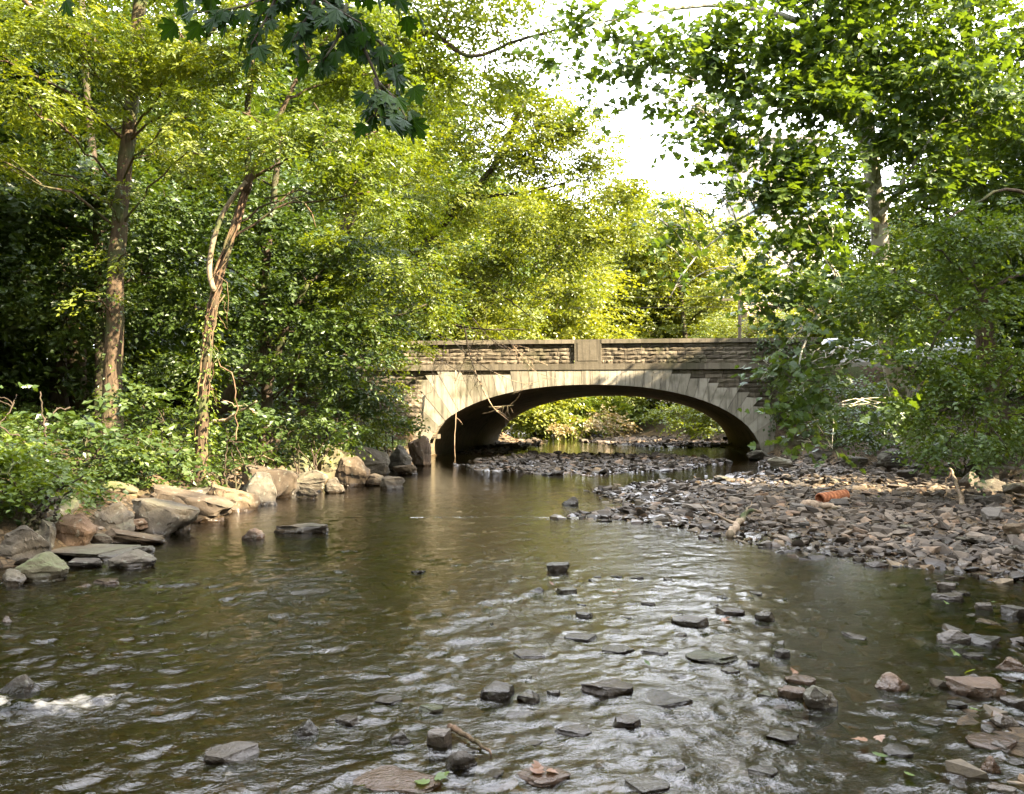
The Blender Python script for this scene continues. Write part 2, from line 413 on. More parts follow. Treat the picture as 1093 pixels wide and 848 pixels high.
STONES_W = []     # (x, y, r) of stones standing in the water, for wakes
def build_water():
    r = 1.0047
    Y = [1.2]
    while Y[-1] < 100: Y.append(Y[-1] * r)
    Y = np.concatenate([np.arange(-60, 0, 3), np.arange(0, 1.2, .3), Y])
    nc = 640
    s = np.linspace(0, 1, nc)
    L, R = xl(Y) - 1.2, xr(Y) + 1.0
    Rn = np.where(Y < 12, np.minimum(R, 9.0), R)
    gx = L[:, None] + (Rn - L)[:, None] * s[None]
    gy = np.repeat(Y[:, None], nc, 1)
    amp = flow_amp(gx, gy)
    # drift of the pattern: oblique, elongated crests
    a = math.radians(24)
    xs = gx * math.cos(a) + gy * math.sin(a); ys = -gx * math.sin(a) + gy * math.cos(a)
    wx = 0.12 * n2(gx, gy, 0.6, 44); wy = 0.12 * n2(gx, gy, 0.6, 45)
    fade = lambda wl: np.clip(1.6 - gy * 0.012 / wl, 0, 1)
    z = 0
    for wl, am, sd in ((0.9, .007, 51), (0.42, .007, 52), (0.22, .0095, 53), (0.125, .0130, 54), (0.07, .0088, 55)):
        nn = vnoise(np.stack([(xs + wx) / (wl * 1.05), (ys + wy) / (wl * 0.72), np.full_like(xs, sd * .7)], -1), sd)
        sharp = 1 - np.abs(nn) * 1.6
        if wl < .3: am = am * (0.35 + 1.3 * sstep(-.5, .6, n2(gx, gy, .55, 56 + int(wl * 100))))
        z = z + am * amp * fade(wl) * (0.6 * sharp + 0.6 * nn)
    # wakes round stones
    for (sx, sy, sr) in STONES_W:
        if sy > 8.5: continue
        dx, dy = gx - sx, gy - sy
        m = (np.abs(dx) < sr * 5) & (np.abs(dy) < sr * 6)
        if not m.any(): continue
        d = np.hypot(dx[m], dy[m] * 1.1)
        z[m] += 0.010 * np.exp(-((d - sr * 1.15) / (0.4 * sr + .02)) ** 2) * (0.4 + 0.6 * (dx[m] < 0))
    # the small drop on the left with white water
    fx, fy = gx + 2.5, gy - 4.12 - 0.10 * np.sin(gx * 3.0)
    drop = np.exp(-(fx / 0.62) ** 2) * np.exp(-(fy / (0.15 + .06 * n2(gx, gy, .25, 68))) ** 2)
    z = z + 0.030 * drop * (1 + 0.9 * n2(gx, gy, 0.07, 61) + 0.5 * n2(gx, gy, 0.035, 69))
    foam = drop * (0.9 + 0.9 * n2(gx, gy, 0.10, 62) + 0.7 * n2(gx, gy, 0.035, 63))
    d2 = np.exp(-((gx + 1.45) / 0.5) ** 2) * np.exp(-((gy - 4.35) / 0.10) ** 2)
    d3 = np.exp(-((gx + 1.05) / 0.4) ** 2) * np.exp(-((gy - 3.30) / 0.05) ** 2)
    foam = foam + 0.45 * (d2 + d3) * (0.8 + 1.2 * n2(gx, gy, 0.06, 64))
    fl = sstep(0.62, 0.80, n2(gx, gy, 0.05, 65)) * sstep(0.15, 0.5, n2(gx, gy, 0.7, 66)) * sstep(0.6, 0.95, amp)
    foam = np.clip(foam + 0.55 * fl, 0, 1)
    ny = len(Y)
    i, j = np.meshgrid(np.arange(ny - 1), np.arange(nc - 1), indexing='ij')
    q = np.stack([i * nc + j, i * nc + j + 1, (i + 1) * nc + j + 1, (i + 1) * nc + j], -1).reshape(-1, 4)
    t = NT('stream water')
    p = t.pos()
    am = t.attr('amp')
    v = t.mapping(p, (1.0, 1.5, 1.0))
    b1 = t.noise(v, 9, 4, 0.6, 0.4); b2 = t.noise(v, 30, 3, 0.6, 0.3)
    h = t.math('ADD', b1, t.math('MULTIPLY', b2, 0.35))
    nb = t.n('ShaderNodeBump', {'Strength': t.maprange(am, 0.05, 1.0, 0.08, 0.34), 'Distance': 0.05, 'Height': h}).outputs[0]
    fr = t.n('ShaderNodeFresnel', {'IOR': 1.46, 'Normal': nb})
    tr = t.n('ShaderNodeBsdfTransparent', {'Color': (0.43, 0.335, 0.16, 1)})
    mud = t.n('ShaderNodeBsdfDiffuse', {'Color': (0.020, 0.017, 0.006, 1), 'Normal': nb})
    body = t.n('ShaderNodeMixShader', {0: 0.12, 1: tr.outputs[0], 2: mud.outputs[0]})
    gl = t.n('ShaderNodeBsdfGlossy', {'Color': (1, 1, 1, 1), 'Roughness': 0.02, 'Normal': nb})
    w = t.n('ShaderNodeMixShader', {0: fr.outputs[0], 1: body.outputs[0], 2: gl.outputs[0]})
    fo = t.n('ShaderNodeBsdfDiffuse', {'Color': (0.62, 0.56, 0.46, 1), 'Normal': nb})
    fn = t.noise(t.mapping(p, (.6, 1.4, 1)), 34, 6, .8, .4)
    fm = t.maprange(t.math('MULTIPLY', t.maprange(t.attr('foam'), 0.08, 0.95, 0, 1), t.math('ADD', fn, 0.25)), 0.42, 0.95, 0, 0.85)
    w2 = t.n('ShaderNodeMixShader', {0: fm, 1: w.outputs[0], 2: fo.outputs[0]})
    m = t.done(w2.outputs[0])
    o = link('water', mesh_np('water', np.stack([gx, gy, z], -1), [q], m, True, {'amp': amp.ravel(), 'foam': foam.ravel()}))
    o['kind'] = 'structure'

# ------------------------------------------------------------------ rocks
def rock_bm(seed, flat=1.0, npts=16, sub=3, rough=0.05, smooth=2, slab=False):
    rg = np.random.default_rng(seed)
    bm = bmesh.new()
    for _ in range(npts):
        d = rg.normal(size=3); d /= np.linalg.norm(d)
        if slab:
            d = np.array([d[0], d[1], np.sign(d[2]) * (0.55 + 0.35 * abs(d[2]))]); d[:2] *= 0.95 / max(np.hypot(d[0], d[1]), .45)
        d = d * rg.uniform(0.82, 1.0)
        bm.verts.new(d)
    g = bmesh.ops.convex_hull(bm, input=bm.verts)
    bmesh.ops.delete(bm, geom=[v for v in bm.verts if not v.link_faces], context='VERTS')
    if sub:
        bmesh.ops.bevel(bm, geom=list(bm.edges), offset=0.05, segments=1, affect='EDGES', clamp_overlap=True)
        bmesh.ops.triangulate(bm, faces=bm.faces)
        for _ in range(4):
            es = [e for e in bm.edges if e.calc_length() > (0.55, 0.34, 0.20, 0.12)[sub]]
            if not es: break
            bmesh.ops.subdivide_edges(bm, edges=es, cuts=1)
            bmesh.ops.triangulate(bm, faces=bm.faces)
        for _ in range(smooth):
            bmesh.ops.smooth_vert(bm, verts=bm.verts, factor=0.5, use_axis_x=True, use_axis_y=True, use_axis_z=True)
    bmesh.ops.recalc_face_normals(bm, faces=bm.faces)
    co = np.array([v.co for v in bm.verts])
    if sub:
        nr = np.array([v.normal for v in bm.verts])
        off = rg.uniform(0, 50)
        dsp = 1.6 * rough * vnoise(co * 1.7 + off, seed) + rough * vnoise(co * 4 + off, seed + 1) + 0.5 * rough * vnoise(co * 9 + off, seed + 2) + .25 * rough * vnoise(co * 20 + off, seed + 3)
        # bedding layers: little steps
        dsp = dsp + 0.5 * rough * np.sign(np.sin(co[:, 2] * 9 + 2 * vnoise(co * 1.3, seed)))  * (np.abs(nr[:, 2]) < .6)
        co = co + nr * dsp[:, None]
    lo, hi = co.min(0), co.max(0)
    co = (co - (lo + hi) / 2) / (hi - lo)
    co[:, 2] += 0.5
    F = [[v.index for v in f.verts] for f in bm.faces]
    bm.verts.index_update()
    F = [[v.index for v in f.verts] for f in bm.faces]
    bm.free()
    tri = np.array([f for f in F if len(f) == 3]); quads = [f for f in F if len(f) == 4]; oth = [f for f in F if len(f) > 4]
    fs = [tri] if len(tri) else []
    if quads: fs.append(np.array(quads))
    for f in oth: fs.append(np.array([f]))
    return co, fs

BOULDERS = [mesh_np('boulder', *rock_bm(100 + k, npts=(13, 15, 18, 22)[k % 4], sub=3, rough=0.045, smooth=1), M['rock_tan'], True, ) for k in range(10)]
SLABS = [mesh_np('slab', *rock_bm(200 + k, npts=(14, 18, 16)[k % 3], sub=2, rough=0.045, smooth=0, slab=True), M['shale'], True) for k in range(12)]
LOWS = [mesh_np('stone', *rock_bm(300 + k, npts=12, sub=1, rough=0.06, smooth=0, slab=(k % 3 > 0)), M['shale'], False) for k in range(10)]
for me in BOULDERS + SLABS:
    me.set_sharp_from_angle(angle=math.radians(28))
for me in BOULDERS + SLABS + LOWS:
    a = me.attributes.new('rnd', 'FLOAT', 'POINT')
    a.data.foreach_set('value', np.full(len(me.vertices), 0.5, dtype=np.float32))

RG = random.Random(5)
def rock(name, me, loc, size, rz, mat, label, cat, group=None, tilt=(0, 0)):
    o = bpy.data.objects.new(name, me)
    COL.objects.link(o)
    o.location = loc; o.scale = size
    o.rotation_euler = (tilt[0], tilt[1], rz)
    o.material_slots[0].link = 'OBJECT'
    o.material_slots[0].material = M[mat]
    return tag(o, label, cat, group)

def px_rock(name, box, kind, mat, label, cat, group=None, rz=None, depth=None, sink=0.18, tilt=(0, 0), dfac=0.75):
    """stand a rock with its foot where the ground (or the water) is met at the foot's place"""
    x0, y0, x1, y1 = box
    P = hit((x0 + x1) / 2, y1)
    Y = P[1]
    w = (x1 - x0) / F_ * Y
    d = depth if depth else w * dfac
    rise = (CAM[2] - P[2]) / Y                     # the ground plane's foreshortening
    h = (y1 - y0) / F_ * Y - 0.8 * d * rise
    h = max(h, 0.22 * (y1 - y0) / F_ * Y, 0.03)
    if kind == 't': tilt = (-.10, .20); h *= .8
    lib = {'b': BOULDERS, 's': SLABS, 'l': LOWS, 't': SLABS}[kind]
    me = lib[RG.randrange(len(lib))]
    full = h / (1 - sink)
    rz = RG.uniform(-0.3, 0.3) if rz is None else rz
    loc = (P[0], P[1] + d * 0.42, max(P[2], 0) - full * sink)
    o = rock(name, me, loc, (w * 1.04 * RG.choice((-1, 1)), d, full), rz, mat, label, cat, group, tilt)
    if P[2] < 0.06: STONES_W.append((loc[0], loc[1], w / 2))
    return o

G_L = 'boulders along the left bank'
LEFT = [
 ((-6,558,40,603),'b','rock_grey','big brown grey boulder at the left end of the boulder row'),
 ((26,553,55,585),'b','rock_grey','dark grey rounded boulder leaning behind the big brown grey one'),
 ((5,587,58,624),'b','rock_moss','boulder with greenish weathered top overhanging the dark water'),
 ((-12,606,20,628),'b','rock_grey','low grey boulder cut by the left edge, below the weathered one'),
 ((50,546,93,583),'b','rock_orange','orange brown angular boulder under the bright leafy shrub'),
 ((8,532,34,558),'b','rock_tan','pointed tan rock half hidden by the bright leafy shrub'),
 ((92,568,116,585),'b','rock_tan','small rounded tan rock beside the orange brown boulder'),
 ((97,562,162,585),'t','rock_tan','long tan ledge rock with rough broken front beside the water'),
 ((38,579,132,601),'s','rock_grey','long low grey slab lying at the waterline in front of the tan ledge'),
 ((64,595,101,610),'s','rock_dark','flat dark wet rock in the water before the long low slab'),
 ((108,585,156,609),'b','rock_grey','grey wedge shaped rock standing in the water at the ledge end'),
 ((134,581,160,595),'b','rock_dark','small dark wet rock between tan ledge and grey wedge'),
 ((98,534,136,567),'b','rock_grey','smooth upright grey boulder left of the big slanting slab'),
 ((116,552,151,566),'b','rock_orange','small tan block wedged under the upright grey boulder'),
 ((122,521,196,572),'t','rock_grey','biggest smooth grey slab slanting down into the water'),
 ((141,514,236,556),'t','rock_tan','wide tan sloping slab behind the biggest smooth grey slab'),
 ((188,536,232,558),'t','rock_tan','low brown rock at the water end of the sloping slabs'),
 ((203,512,265,548),'t','rock_tan','sloping pale brown slab right of the big slabs'),
 ((252,502,290,541),'b','rock_grey','steep two faced boulder dipping to the water, grey and brown'),
 ((246,488,304,533),'t','rock_tan','long brown slab lying behind the steep two faced boulder'),
 ((287,497,309,519),'b','rock_tan','small tan boulder right of the long brown slab'),
 ((297,485,331,505),'b','rock_moss','dull mossy boulder under the bushes, left of the ivy boulder'),
 ((307,500,346,525),'b','rock_grey','grey angular block below the ivy covered boulder'),
 ((330,473,372,513),'b','rock_moss','tall round boulder spread with ivy in the boulder row'),
 ((356,486,392,520),'b','rock_tan','tan boulder with a smooth face right of the ivy boulder'),
 ((343,509,366,527),'b','rock_grey','small grey rock at the waterline under the ivy boulder'),
 ((314,519,337,533),'b','rock_dark','small dark rock at the waterline left of the small grey rock'),
 ((296,512,318,530),'b','rock_grey','low brown grey rock filling the gap at the waterline'),
 ((366,474,414,509),'b','rock_grey','dark rounded boulder with shaded front near the bridge end'),
 ((384,505,411,519),'b','rock_tan','small flat tan rock in front of the dark rounded boulder'),
 ((405,508,430,523),'s','rock_dark','flat dark rock lying out in the water near the bridge end'),
 ((412,474,438,503),'b','rock_grey','grey upright boulder close to the bridge, beside the sapling'),
 ((434,464,459,498),'b','rock_orange','pale orange boulder against the foot of the bridge'),
 ((320,462,346,480),'b','rock_tan','tan boulder high up behind the ivy covered boulder'),
 ((418,495,444,507),'b','rock_tan','small tan rock in front of the two boulders by the bridge'),
]
for b, k, m, l in LEFT:
    deep = None
    px_rock('boulder', b, k, m, l, 'boulder', G_L, dfac=0.8, sink=0.22, tilt=(0, 0))

rgf = np.random.default_rng(66)
for k in range(22):
    y_ = 8.2 + 20 * (k + rgf.uniform(0, 1)) / 22; x_ = float(xl(np.array([y_]))[0]) - rgf.uniform(.35, 1.15); w_ = rgf.uniform(.3, .65)
    rock('boulder', (BOULDERS + SLABS)[rgf.integers(20)], (x_, y_, gh(x_, y_) - .12), (w_ * 1.25, w_, w_ * rgf.uniform(.4, .7)), rgf.uniform(0, 6.28), ('rock_grey', 'rock_tan', 'rock_moss', 'rock_dark')[rgf.integers(4)],
         'weathered boulder half buried in the left bank behind the waterside row', 'boulder', 'half buried boulders of the left bank', (rgf.normal(0, .15), .15 + rgf.normal(0, .1)))

G_R = 'boulders along the right bank'
for b, k, m, l in [
 ((1038,487,1076,505),'s','rock_grey','flat grey slab on top of the right hand boulder pile'),
 ((1052,496,1092,514),'s','rock_grey','broad grey slab under the topmost slab of the right hand pile'),
 ((1031,503,1052,523),'b','rock_dark','upright dark block at the left of the right hand boulder pile'),
 ((1050,510,1083,527),'b','rock_grey','brown grey block at the foot of the right hand boulder pile'),
 ((1076,514,1106,530),'b','rock_grey','grey block at the frame edge in the right hand boulder pile'),
 ((1078,556,1102,577),'b','rock_tan','tan boulder at the right edge on the gravel bar'),
 ((942,478,978,501),'b','rock_dark','large dark boulder in shade under the right bank foliage'),
 ((961,500,984,512),'b','rock_dark','small dark boulder in front of the large shaded one'),
 ((842,456,862,475),'b','rock_moss','round mossy boulder right of the bridge arch foot'),
 ((822,487,848,501),'b','rock_grey','pale flat rock at the right foot of the arch'),
 ((800,480,824,492),'b','rock_dark','dark rock tucked against the right foot of the arch'),
 ((862,478,890,494),'b','rock_dark','brown dark boulder below the hanging sycamore twigs'),
 ((900,486,935,500),'s','rock_grey','long grey rock at the bank toe right of the sycamore twigs'),
 ((1000,500,1030,512),'s','rock_dark','flat dark rock at the bank toe left of the boulder pile'),
]:
    px_rock('boulder', b, k, m, l, 'boulder', G_R, dfac=0.8)

G_S = 'stones standing in the stream'
STREAM = [
 ((766,648,797,659),'s','shale','flat topped grey stone in the calm water, highest of the midstream row'),
 ((808,653,832,664),'s','rock_dark','low dark stone right of the flat topped grey stone'),
 ((720,657,760,672),'s','rock_dark','brown stepped stone left of the flat topped grey stone'),
 ((735,694,792,710),'s','rock_moss','wide thin olive grey slab lying flat in midstream'),
 ((825,692,846,704),'s','shale','small grey stone at the edge of the sunny shallow'),
 ((772,713,792,722),'s','rock_dark','small brown stone below the wide olive slab'),
 ((799,705,812,713),'l','rock_dark','tiny black stone right of the wide olive slab'),
 ((842,720,873,733),'s','shale_rust','rusty stone with a black foot above the rounded grey one'),
 ((811,738,836,750),'s','rock_moss','thin olive stone left of the rounded grey one'),
 ((834,731,862,749),'s','shale_rust','reddish brown stone against the left of the rounded grey one'),
 ((859,728,897,759),'b','rock_grey','rounded grey stone, tallest in the right half of the stream'),
 ((686,693,716,702),'s','rock_dark','dark ledge stone just above water left of the olive slab'),
 ((676,745,742,758),'s','rock_dark','long dark ledge barely breaking the water at midstream'),
 ((510,727,551,749),'s','rock_dark','dark layered stone heading the line of stones left of centre'),
 ((552,737,584,752),'s','rock_dark','jagged black stone next to the dark layered one'),
 ((584,737,600,746),'l','rock_dark','small black stone at the end of the line left of centre'),
 ((622,724,679,746),'s','shale','large flat topped brown slab in midstream'),
 ((652,763,686,782),'s','rock_dark','dark blocky stone with a step in front of the brown slab'),
 ((594,778,634,790),'s','shale','smooth long grey stone lying alone in the shallow riffle'),
 ((455,777,482,802),'s','shale_pale','squared stone with pale dry top at the head of the stick'),
 ((472,798,508,828),'b','rock_dark','grey sunken stone under thin running water by the stick'),
 ((553,821,612,841),'s','shale_rust','reddish sunken stone with orange leaves at the bottom'),
 ((668,834,718,852),'s','rock_dark','dark flat stone cut by the bottom edge right of centre'),
 ((642,690,682,700),'s','rock_dark','thin dark stone awash left of the dark ledge stone'),
 ((213,791,272,818),'s','shale_pale','pale flat stone with a dark foot in the riffle at left'),
 ((308,767,338,788),'b','rock_dark','dark humped stone with water breaking over it'),
 ((355,764,386,777),'s','rock_dark','black wet stone right of the dark humped stone'),
 ((410,778,440,798),'b','rock_dark','dark wet stone in the riffle left of the squared stone'),
 ((374,821,468,852),'s','rock_orange','largest foreground stone, reddish brown and flat topped'),
 ((444,752,472,765),'s','rock_moss','olive slab stone above the squared pale one'),
 ((394,745,428,756),'s','rock_dark','thin black stone awash at the top of the riffle'),
 ((-8,718,32,746),'b','rock_dark','black wet boulder at the left edge above the white water'),
 ((583,599,608,611),'s','rock_dark','dark brown stone alone in the far smooth water'),
 ((563,627,581,635),'l','rock_dark','small dark stone left in the pair in smooth water'),
 ((589,626,617,636),'s','rock_dark','wider dark stone right in the pair in smooth water'),
 ((614,653,634,662),'s','rock_dark','small pointed black stone in smooth water left of midstream'),
 ((603,677,640,687),'s','rock_dark','low dark stone with a notch in the smooth water'),
 ((1004,621,1022,631),'s','shale_pale','small pale stone on the right shallows nearest the gravel bar'),
 ((1002,632,1036,643),'s','shale_pale','pair like pale flat stone below the small pale one'),
 ((1045,643,1064,653),'s','shale_pale','tan flat stone at right with green leaf beside it'),
 ((1074,646,1100,660),'s','rock_dark','dark wet stone at the right edge above the pale ones'),
 ((1004,670,1037,689),'b','shale_pale','rounded pale grey stone at right, left of a dark one'),
 ((1034,676,1077,692),'s','rock_dark','dark mossy stone touching the rounded pale grey one'),
 ((1031,696,1052,705),'s','rock_dark','small slate coloured stone below the dark mossy one'),
 ((1070,700,1104,720),'b','shale_rust','big tan rounded stone at the right edge'),
 ((1031,718,1058,733),'b','shale_pale','pale grey block at the head of the tan slab'),
 ((1025,719,1092,748),'s','shale_rust','long tan slanting slab in the right shallows'),
 ((1074,743,1100,759),'s','shale','grey brown stone below the long tan slab'),
 ((1061,759,1092,778),'b','shale_pale','grey rounded stone with white top at right'),
 ((1041,782,1094,805),'s','shale_rust','broad tan stone under the grey rounded one at right'),
 ((1056,788,1086,806),'b','shale_pale','pale stone leaning on the broad tan stone'),
 ((1052,808,1074,831),'b','shale_rust','brown block standing on end at bottom right'),
 ((1061,836,1088,852),'s','shale_pale','pale flat stone at the bottom right corner'),
 ((940,717,980,740),'b','shale_rust','sunlit tan stone with black foot alone in the right pool'),
 ((1015,747,1037,758),'s','rock_dark','small dark stone left of the grey brown stone'),
 ((945,800,985,813),'s','rock_dark','black flat stone barely above water in the right riffle'),
 ((256,563,281,577),'b','shale_rust','brown stone standing alone in water before the left slabs'),
 ((290,557,346,570),'s','rock_dark','long flat dark stone with small ripples near the left bank'),
 ((76,623,94,630),'l','shale_rust','small reddish stone in water below the left boulders'),
 ((94,617,122,627),'s','shale_rust','low reddish slab in water below the left boulders'),
 ((-4,658,10,668),'l','shale_rust','little brown stone at the left edge above the riffle'),
 ((178,556,200,570),'l','shale_pale','little pile of pale pebbles at the foot of the biggest slab'),
 ((818,785,860,797),'s','rock_dark','narrow dark stone awash in the right of the riffle'),
 ((800,822,834,834),'s','rock_dark','dark stone awash near the bottom right of centre'),
 ((600,530,618,540),'l','rock_dark','single dark stone in the yellow reflecting water'),
]
for b, k, m, l in STREAM:
    px_rock('stream_stone', b, k, m, l, 'stone', G_S, dfac=0.75, sink=0.5)

rgs = np.random.default_rng(91)
cnt = 0
while cnt < 135:
    px, py = rgs.uniform(430, 1085), rgs.uniform(610, 842)
    if rgs.uniform() > .35 + .65 * (vnoise(np.array([[px / 120, py / 40, .5]]), 92)[0] > 0): continue
    P = hit(px, py)
    if any((P[0] - a) ** 2 + (P[1] - b) ** 2 < (c + .07) ** 2 for a, b, c in STONES_W): continue
    w_ = float(np.clip(rgs.lognormal(-2.35, .40), .05, .24)); cnt += 1
    hh_ = w_ * rgs.uniform(.18, .40)
    rock('stream_stone', SLABS[rgs.integers(len(SLABS))], (P[0], P[1], max(P[2], -.01) - hh_ * rgs.uniform(.45, .7)), (w_, w_ * rgs.uniform(.5, .9), hh_), rgs.uniform(0, 6.28), ('rock_dark', 'rock_dark', 'shale', 'rock_dark')[rgs.integers(4)],
         'small dark wet stone just breaking the surface of the shallow riffle', 'stone', 'small wet stones in the riffle', (rgs.normal(0, .12), rgs.normal(0, .12)))
    STONES_W.append((P[0], P[1], w_ / 2))

# stones of the gravel bar: the 260 biggest one by one, the rest as one object
def bar_points(n, boxx, boxy, seed, lo=0.02, hi=0.6, lim=0.70):
    rg = np.random.default_rng(seed)
    out = []
    while sum(map(len, out)) < n:
        x = rg.uniform(*boxx, 4000); y = rg.uniform(*boxy, 4000)
        k = rg.uniform(0, 1, 4000) < np.clip((10.0 / np.maximum(y, 3)) ** 0.7, 0, 1)
        h = ground_h(x, y)
        dens = np.maximum(sstep(-1.2, 0.6, sd_poly(x, y, BAR1) + 0.9 * n2(x, y, 1.1, 21)), np.maximum(0.55 * sstep(-1.6, 0.5, sd_poly(x, y, BAR2) + 0.8 * n2(x, y, 1.1, 24)), np.maximum(.6 * sstep(-0.6, 0.5, sd_poly(x, y, BAR3)), .5 * sstep(-0.6, 0.5, sd_poly(x, y, BAR4)))))
        ok = k & (h > lo) & (h < hi) & (rg.uniform(0, 1, 4000) < dens) & (np.abs(x) < lim * y + 0.6 + 4 * (lim - .7)) & (x < xr(y) + 0.3)
        out.append(np.stack([x, y, h], -1)[ok])
    return np.concatenate(out)[:n]

G_B = 'loose stones on the gravel bar'
BL = {'shale': 'flat brownish grey loose stone lying on the gravel bar by the right bank',
      'shale_pale': 'pale dry loose stone lying on the gravel bar by the right bank',
      'shale_rust': 'rusty tan loose stone lying on the gravel bar by the right bank',
      'rock_dark': 'dark damp loose stone lying on the gravel bar by the right bank'}
pts = bar_points(1400, (-2, 14), (6.5, 28), 77)
rg = np.random.default_rng(78)
placed = []
for p in pts:
    if len(placed) >= 265: break
    s = float(np.clip(rg.lognormal(-1.55, 0.38), 0.13, 0.48)) * (0.85 + 0.012 * p[1])
    if any((p[0] - q[0]) ** 2 + (p[1] - q[1]) ** 2 < (0.42 * (s + q[2])) ** 2 for q in placed): continue
    placed.append((p[0], p[1], s))
    mk = ('shale', 'shale', 'shale', 'shale_pale', 'shale_rust', 'rock_dark', 'shale')[rg.integers(7)]
    if p[1] > 20: mk = ('shale', 'rock_dark', 'rock_dark')[rg.integers(3)]
    me = SLABS[rg.integers(len(SLABS))] if p[1] < 14 else LOWS[rg.integers(len(LOWS))]
    hh = s * rg.uniform(0.22, 0.45)
    far_lab = BL[mk] if p[1] < 20 else ('dark wet stone of the stone spread before the bridge arch' if mk == 'rock_dark' else 'brown grey stone of the stone spread before the bridge arch')
    rock('bar_stone', me, (p[0], p[1], p[2] - 0.2 * hh), (s, s * rg.uniform(.55, .95), hh), rg.uniform(0, 6.28), mk,
         far_lab, 'stone', G_B if p[1] < 20 else 'stones spread before the bridge arch', (rg.normal(0, .12), rg.normal(0, .12)))

def gravel(name, pts, smin, smax, seed, mat, sink=0.2):
    rg = np.random.default_rng(seed)
    lib = [rock_bm(400 + k, npts=13, sub=0, slab=(k % 2 == 0)) for k in range(8)]
    tv, tf = [], {}
    rnds = []
    off = 0
    which = rg.integers(0, 8, len(pts))
    for k in range(8):
        P = pts[which == k]
        V, fs = lib[k]
        n = len(P)
        s = np.clip(np.exp(rg.normal(math.log(smin * 1.5), 0.55, n)), smin, smax) * (0.8 + 0.03 * P[:, 1])
        sc = np.stack([s, s * rg.uniform(.5, .95, n), s * rg.uniform(.22, .5, n)], -1)
        a = rg.uniform(0, 6.28, n); c, sn = np.cos(a), np.sin(a)
        VV = V[None] * sc[:, None]
        VV[..., 2] += (VV[..., 0] * rg.normal(0, .2, n)[:, None] + VV[..., 1] * rg.normal(0, .2, n)[:, None])
        X = VV[..., 0] * c[:, None] - VV[..., 1] * sn[:, None]; Yy = VV[..., 0] * sn[:, None] + VV[..., 1] * c[:, None]
        W = np.stack([X + P[:, 0:1], Yy + P[:, 1:2], VV[..., 2] + P[:, 2:3] - sink * sc[:, 2:3]], -1)
        tv.append(W.reshape(-1, 3)); rnds.append(np.repeat(rg.uniform(0, 1, n), len(V)))
        for f in fs:
            tf.setdefault(f.shape[1], []).append((f[None] + off + (np.arange(n) * len(V))[:, None, None]).reshape(-1, f.shape[1]))
        off += n * len(V)
    return link(name, mesh_np(name, np.concatenate(tv), [np.concatenate(x) for x in tf.values()], mat, False, {'rnd': np.concatenate(rnds)}))

def gravel_mat(name, stops, wetz=(0.03, 0.08)):
    t = NT(name)
    p = t.pos()
    c = t.ramp(t.attr('rnd'), stops)
    n = t.noise(p, 14, 5, 0.65)
    c = t.mix(t.maprange(n, 0.35, 0.65, 0.65, 0), c, (0.06, 0.052, 0.045))
    z = t.n('ShaderNodeSeparateXYZ', {0: p}).outputs[2]
    wet = t.maprange(z, wetz[0], wetz[1], 1, 0)
    c = t.mix(wet, c, t.mix(1.0, c, (0.36, 0.33, 0.30), 'MULTIPLY'))
    return t.pbr(c, t.maprange(wet, 0, 1, 0.85, 0.2), t.bump(t.noise(p, 40, 4, .6), 0.5, 0.01), 0.4)
GM = gravel_mat('gravel', [(0, (0.045, 0.034, 0.024)), (0.35, (0.090, 0.069, 0.050)), (0.7, (0.155, 0.120, 0.088)), (0.88, (0.26, 0.205, 0.15)), (1.0, (0.27, 0.16, 0.085))])
rg = np.random.default_rng(83)
gx_ = rg.uniform(1.2, 8.0, 9000); gy_ = rg.uniform(0.5, 9.5, 9000)
gz_ = ground_h(gx_, gy_)
ok = (gz_ > -.12) & (gz_ < .14) & (gx_ < 1.1 * gy_ + 2.5) & (rg.uniform(0, 1, 9000) < sstep(1.6, 4.5, gx_ - .02 * gy_) * .55)
SHALLOW = np.stack([gx_, gy_, gz_], -1)[ok]
rg = np.random.default_rng(84)
ly_ = rg.uniform(6.5, 31, 1500); lx_ = xl(ly_) + rg.normal(-.15, .35, 1500)
LEFTB = np.stack([lx_, ly_, ground_h(lx_, ly_)], -1)
tag(gravel('gravel', np.concatenate([SHALLOW, LEFTB, bar_points(20000, (-3, 16), (1.5, 60), 79, -.07, 0.7, 1.1)]), 0.05, 0.24, 80, GM), 'loose small grey brown gravel covering the low bar beside the stream', 'gravel', kind='stuff')
# stones of the stream bed under the water
rg = np.random.default_rng(81)
bx = rg.uniform(-6, 9, 14000); by = 2.2 + 16 * rg.uniform(0, 1, 14000) ** 1.6
hh = ground_h(bx, by)
ok = (hh < 0.0) & (np.abs(bx) < .75 * by + .5) & (rg.uniform(0, 1, 14000) < 0.35 + 0.5 * (n2(bx, by, 1.0, 90) > 0) + 0.4 * (hh > -.14))
BM_ = gravel_mat('bed stones', [(0, (0.07, 0.055, 0.035)), (0.4, (0.14, 0.11, 0.07)), (0.8, (0.24, 0.18, 0.11)), (1.0, (0.30, 0.19, 0.10))], (-9, -8))
tag(gravel('stream_bed_gravel', np.stack([bx, by, hh], -1)[ok], 0.05, 0.22, 82, BM_, 0.35), 'brown pebbles on the stream bed seen through the water', 'gravel', kind='stuff')

build_water()
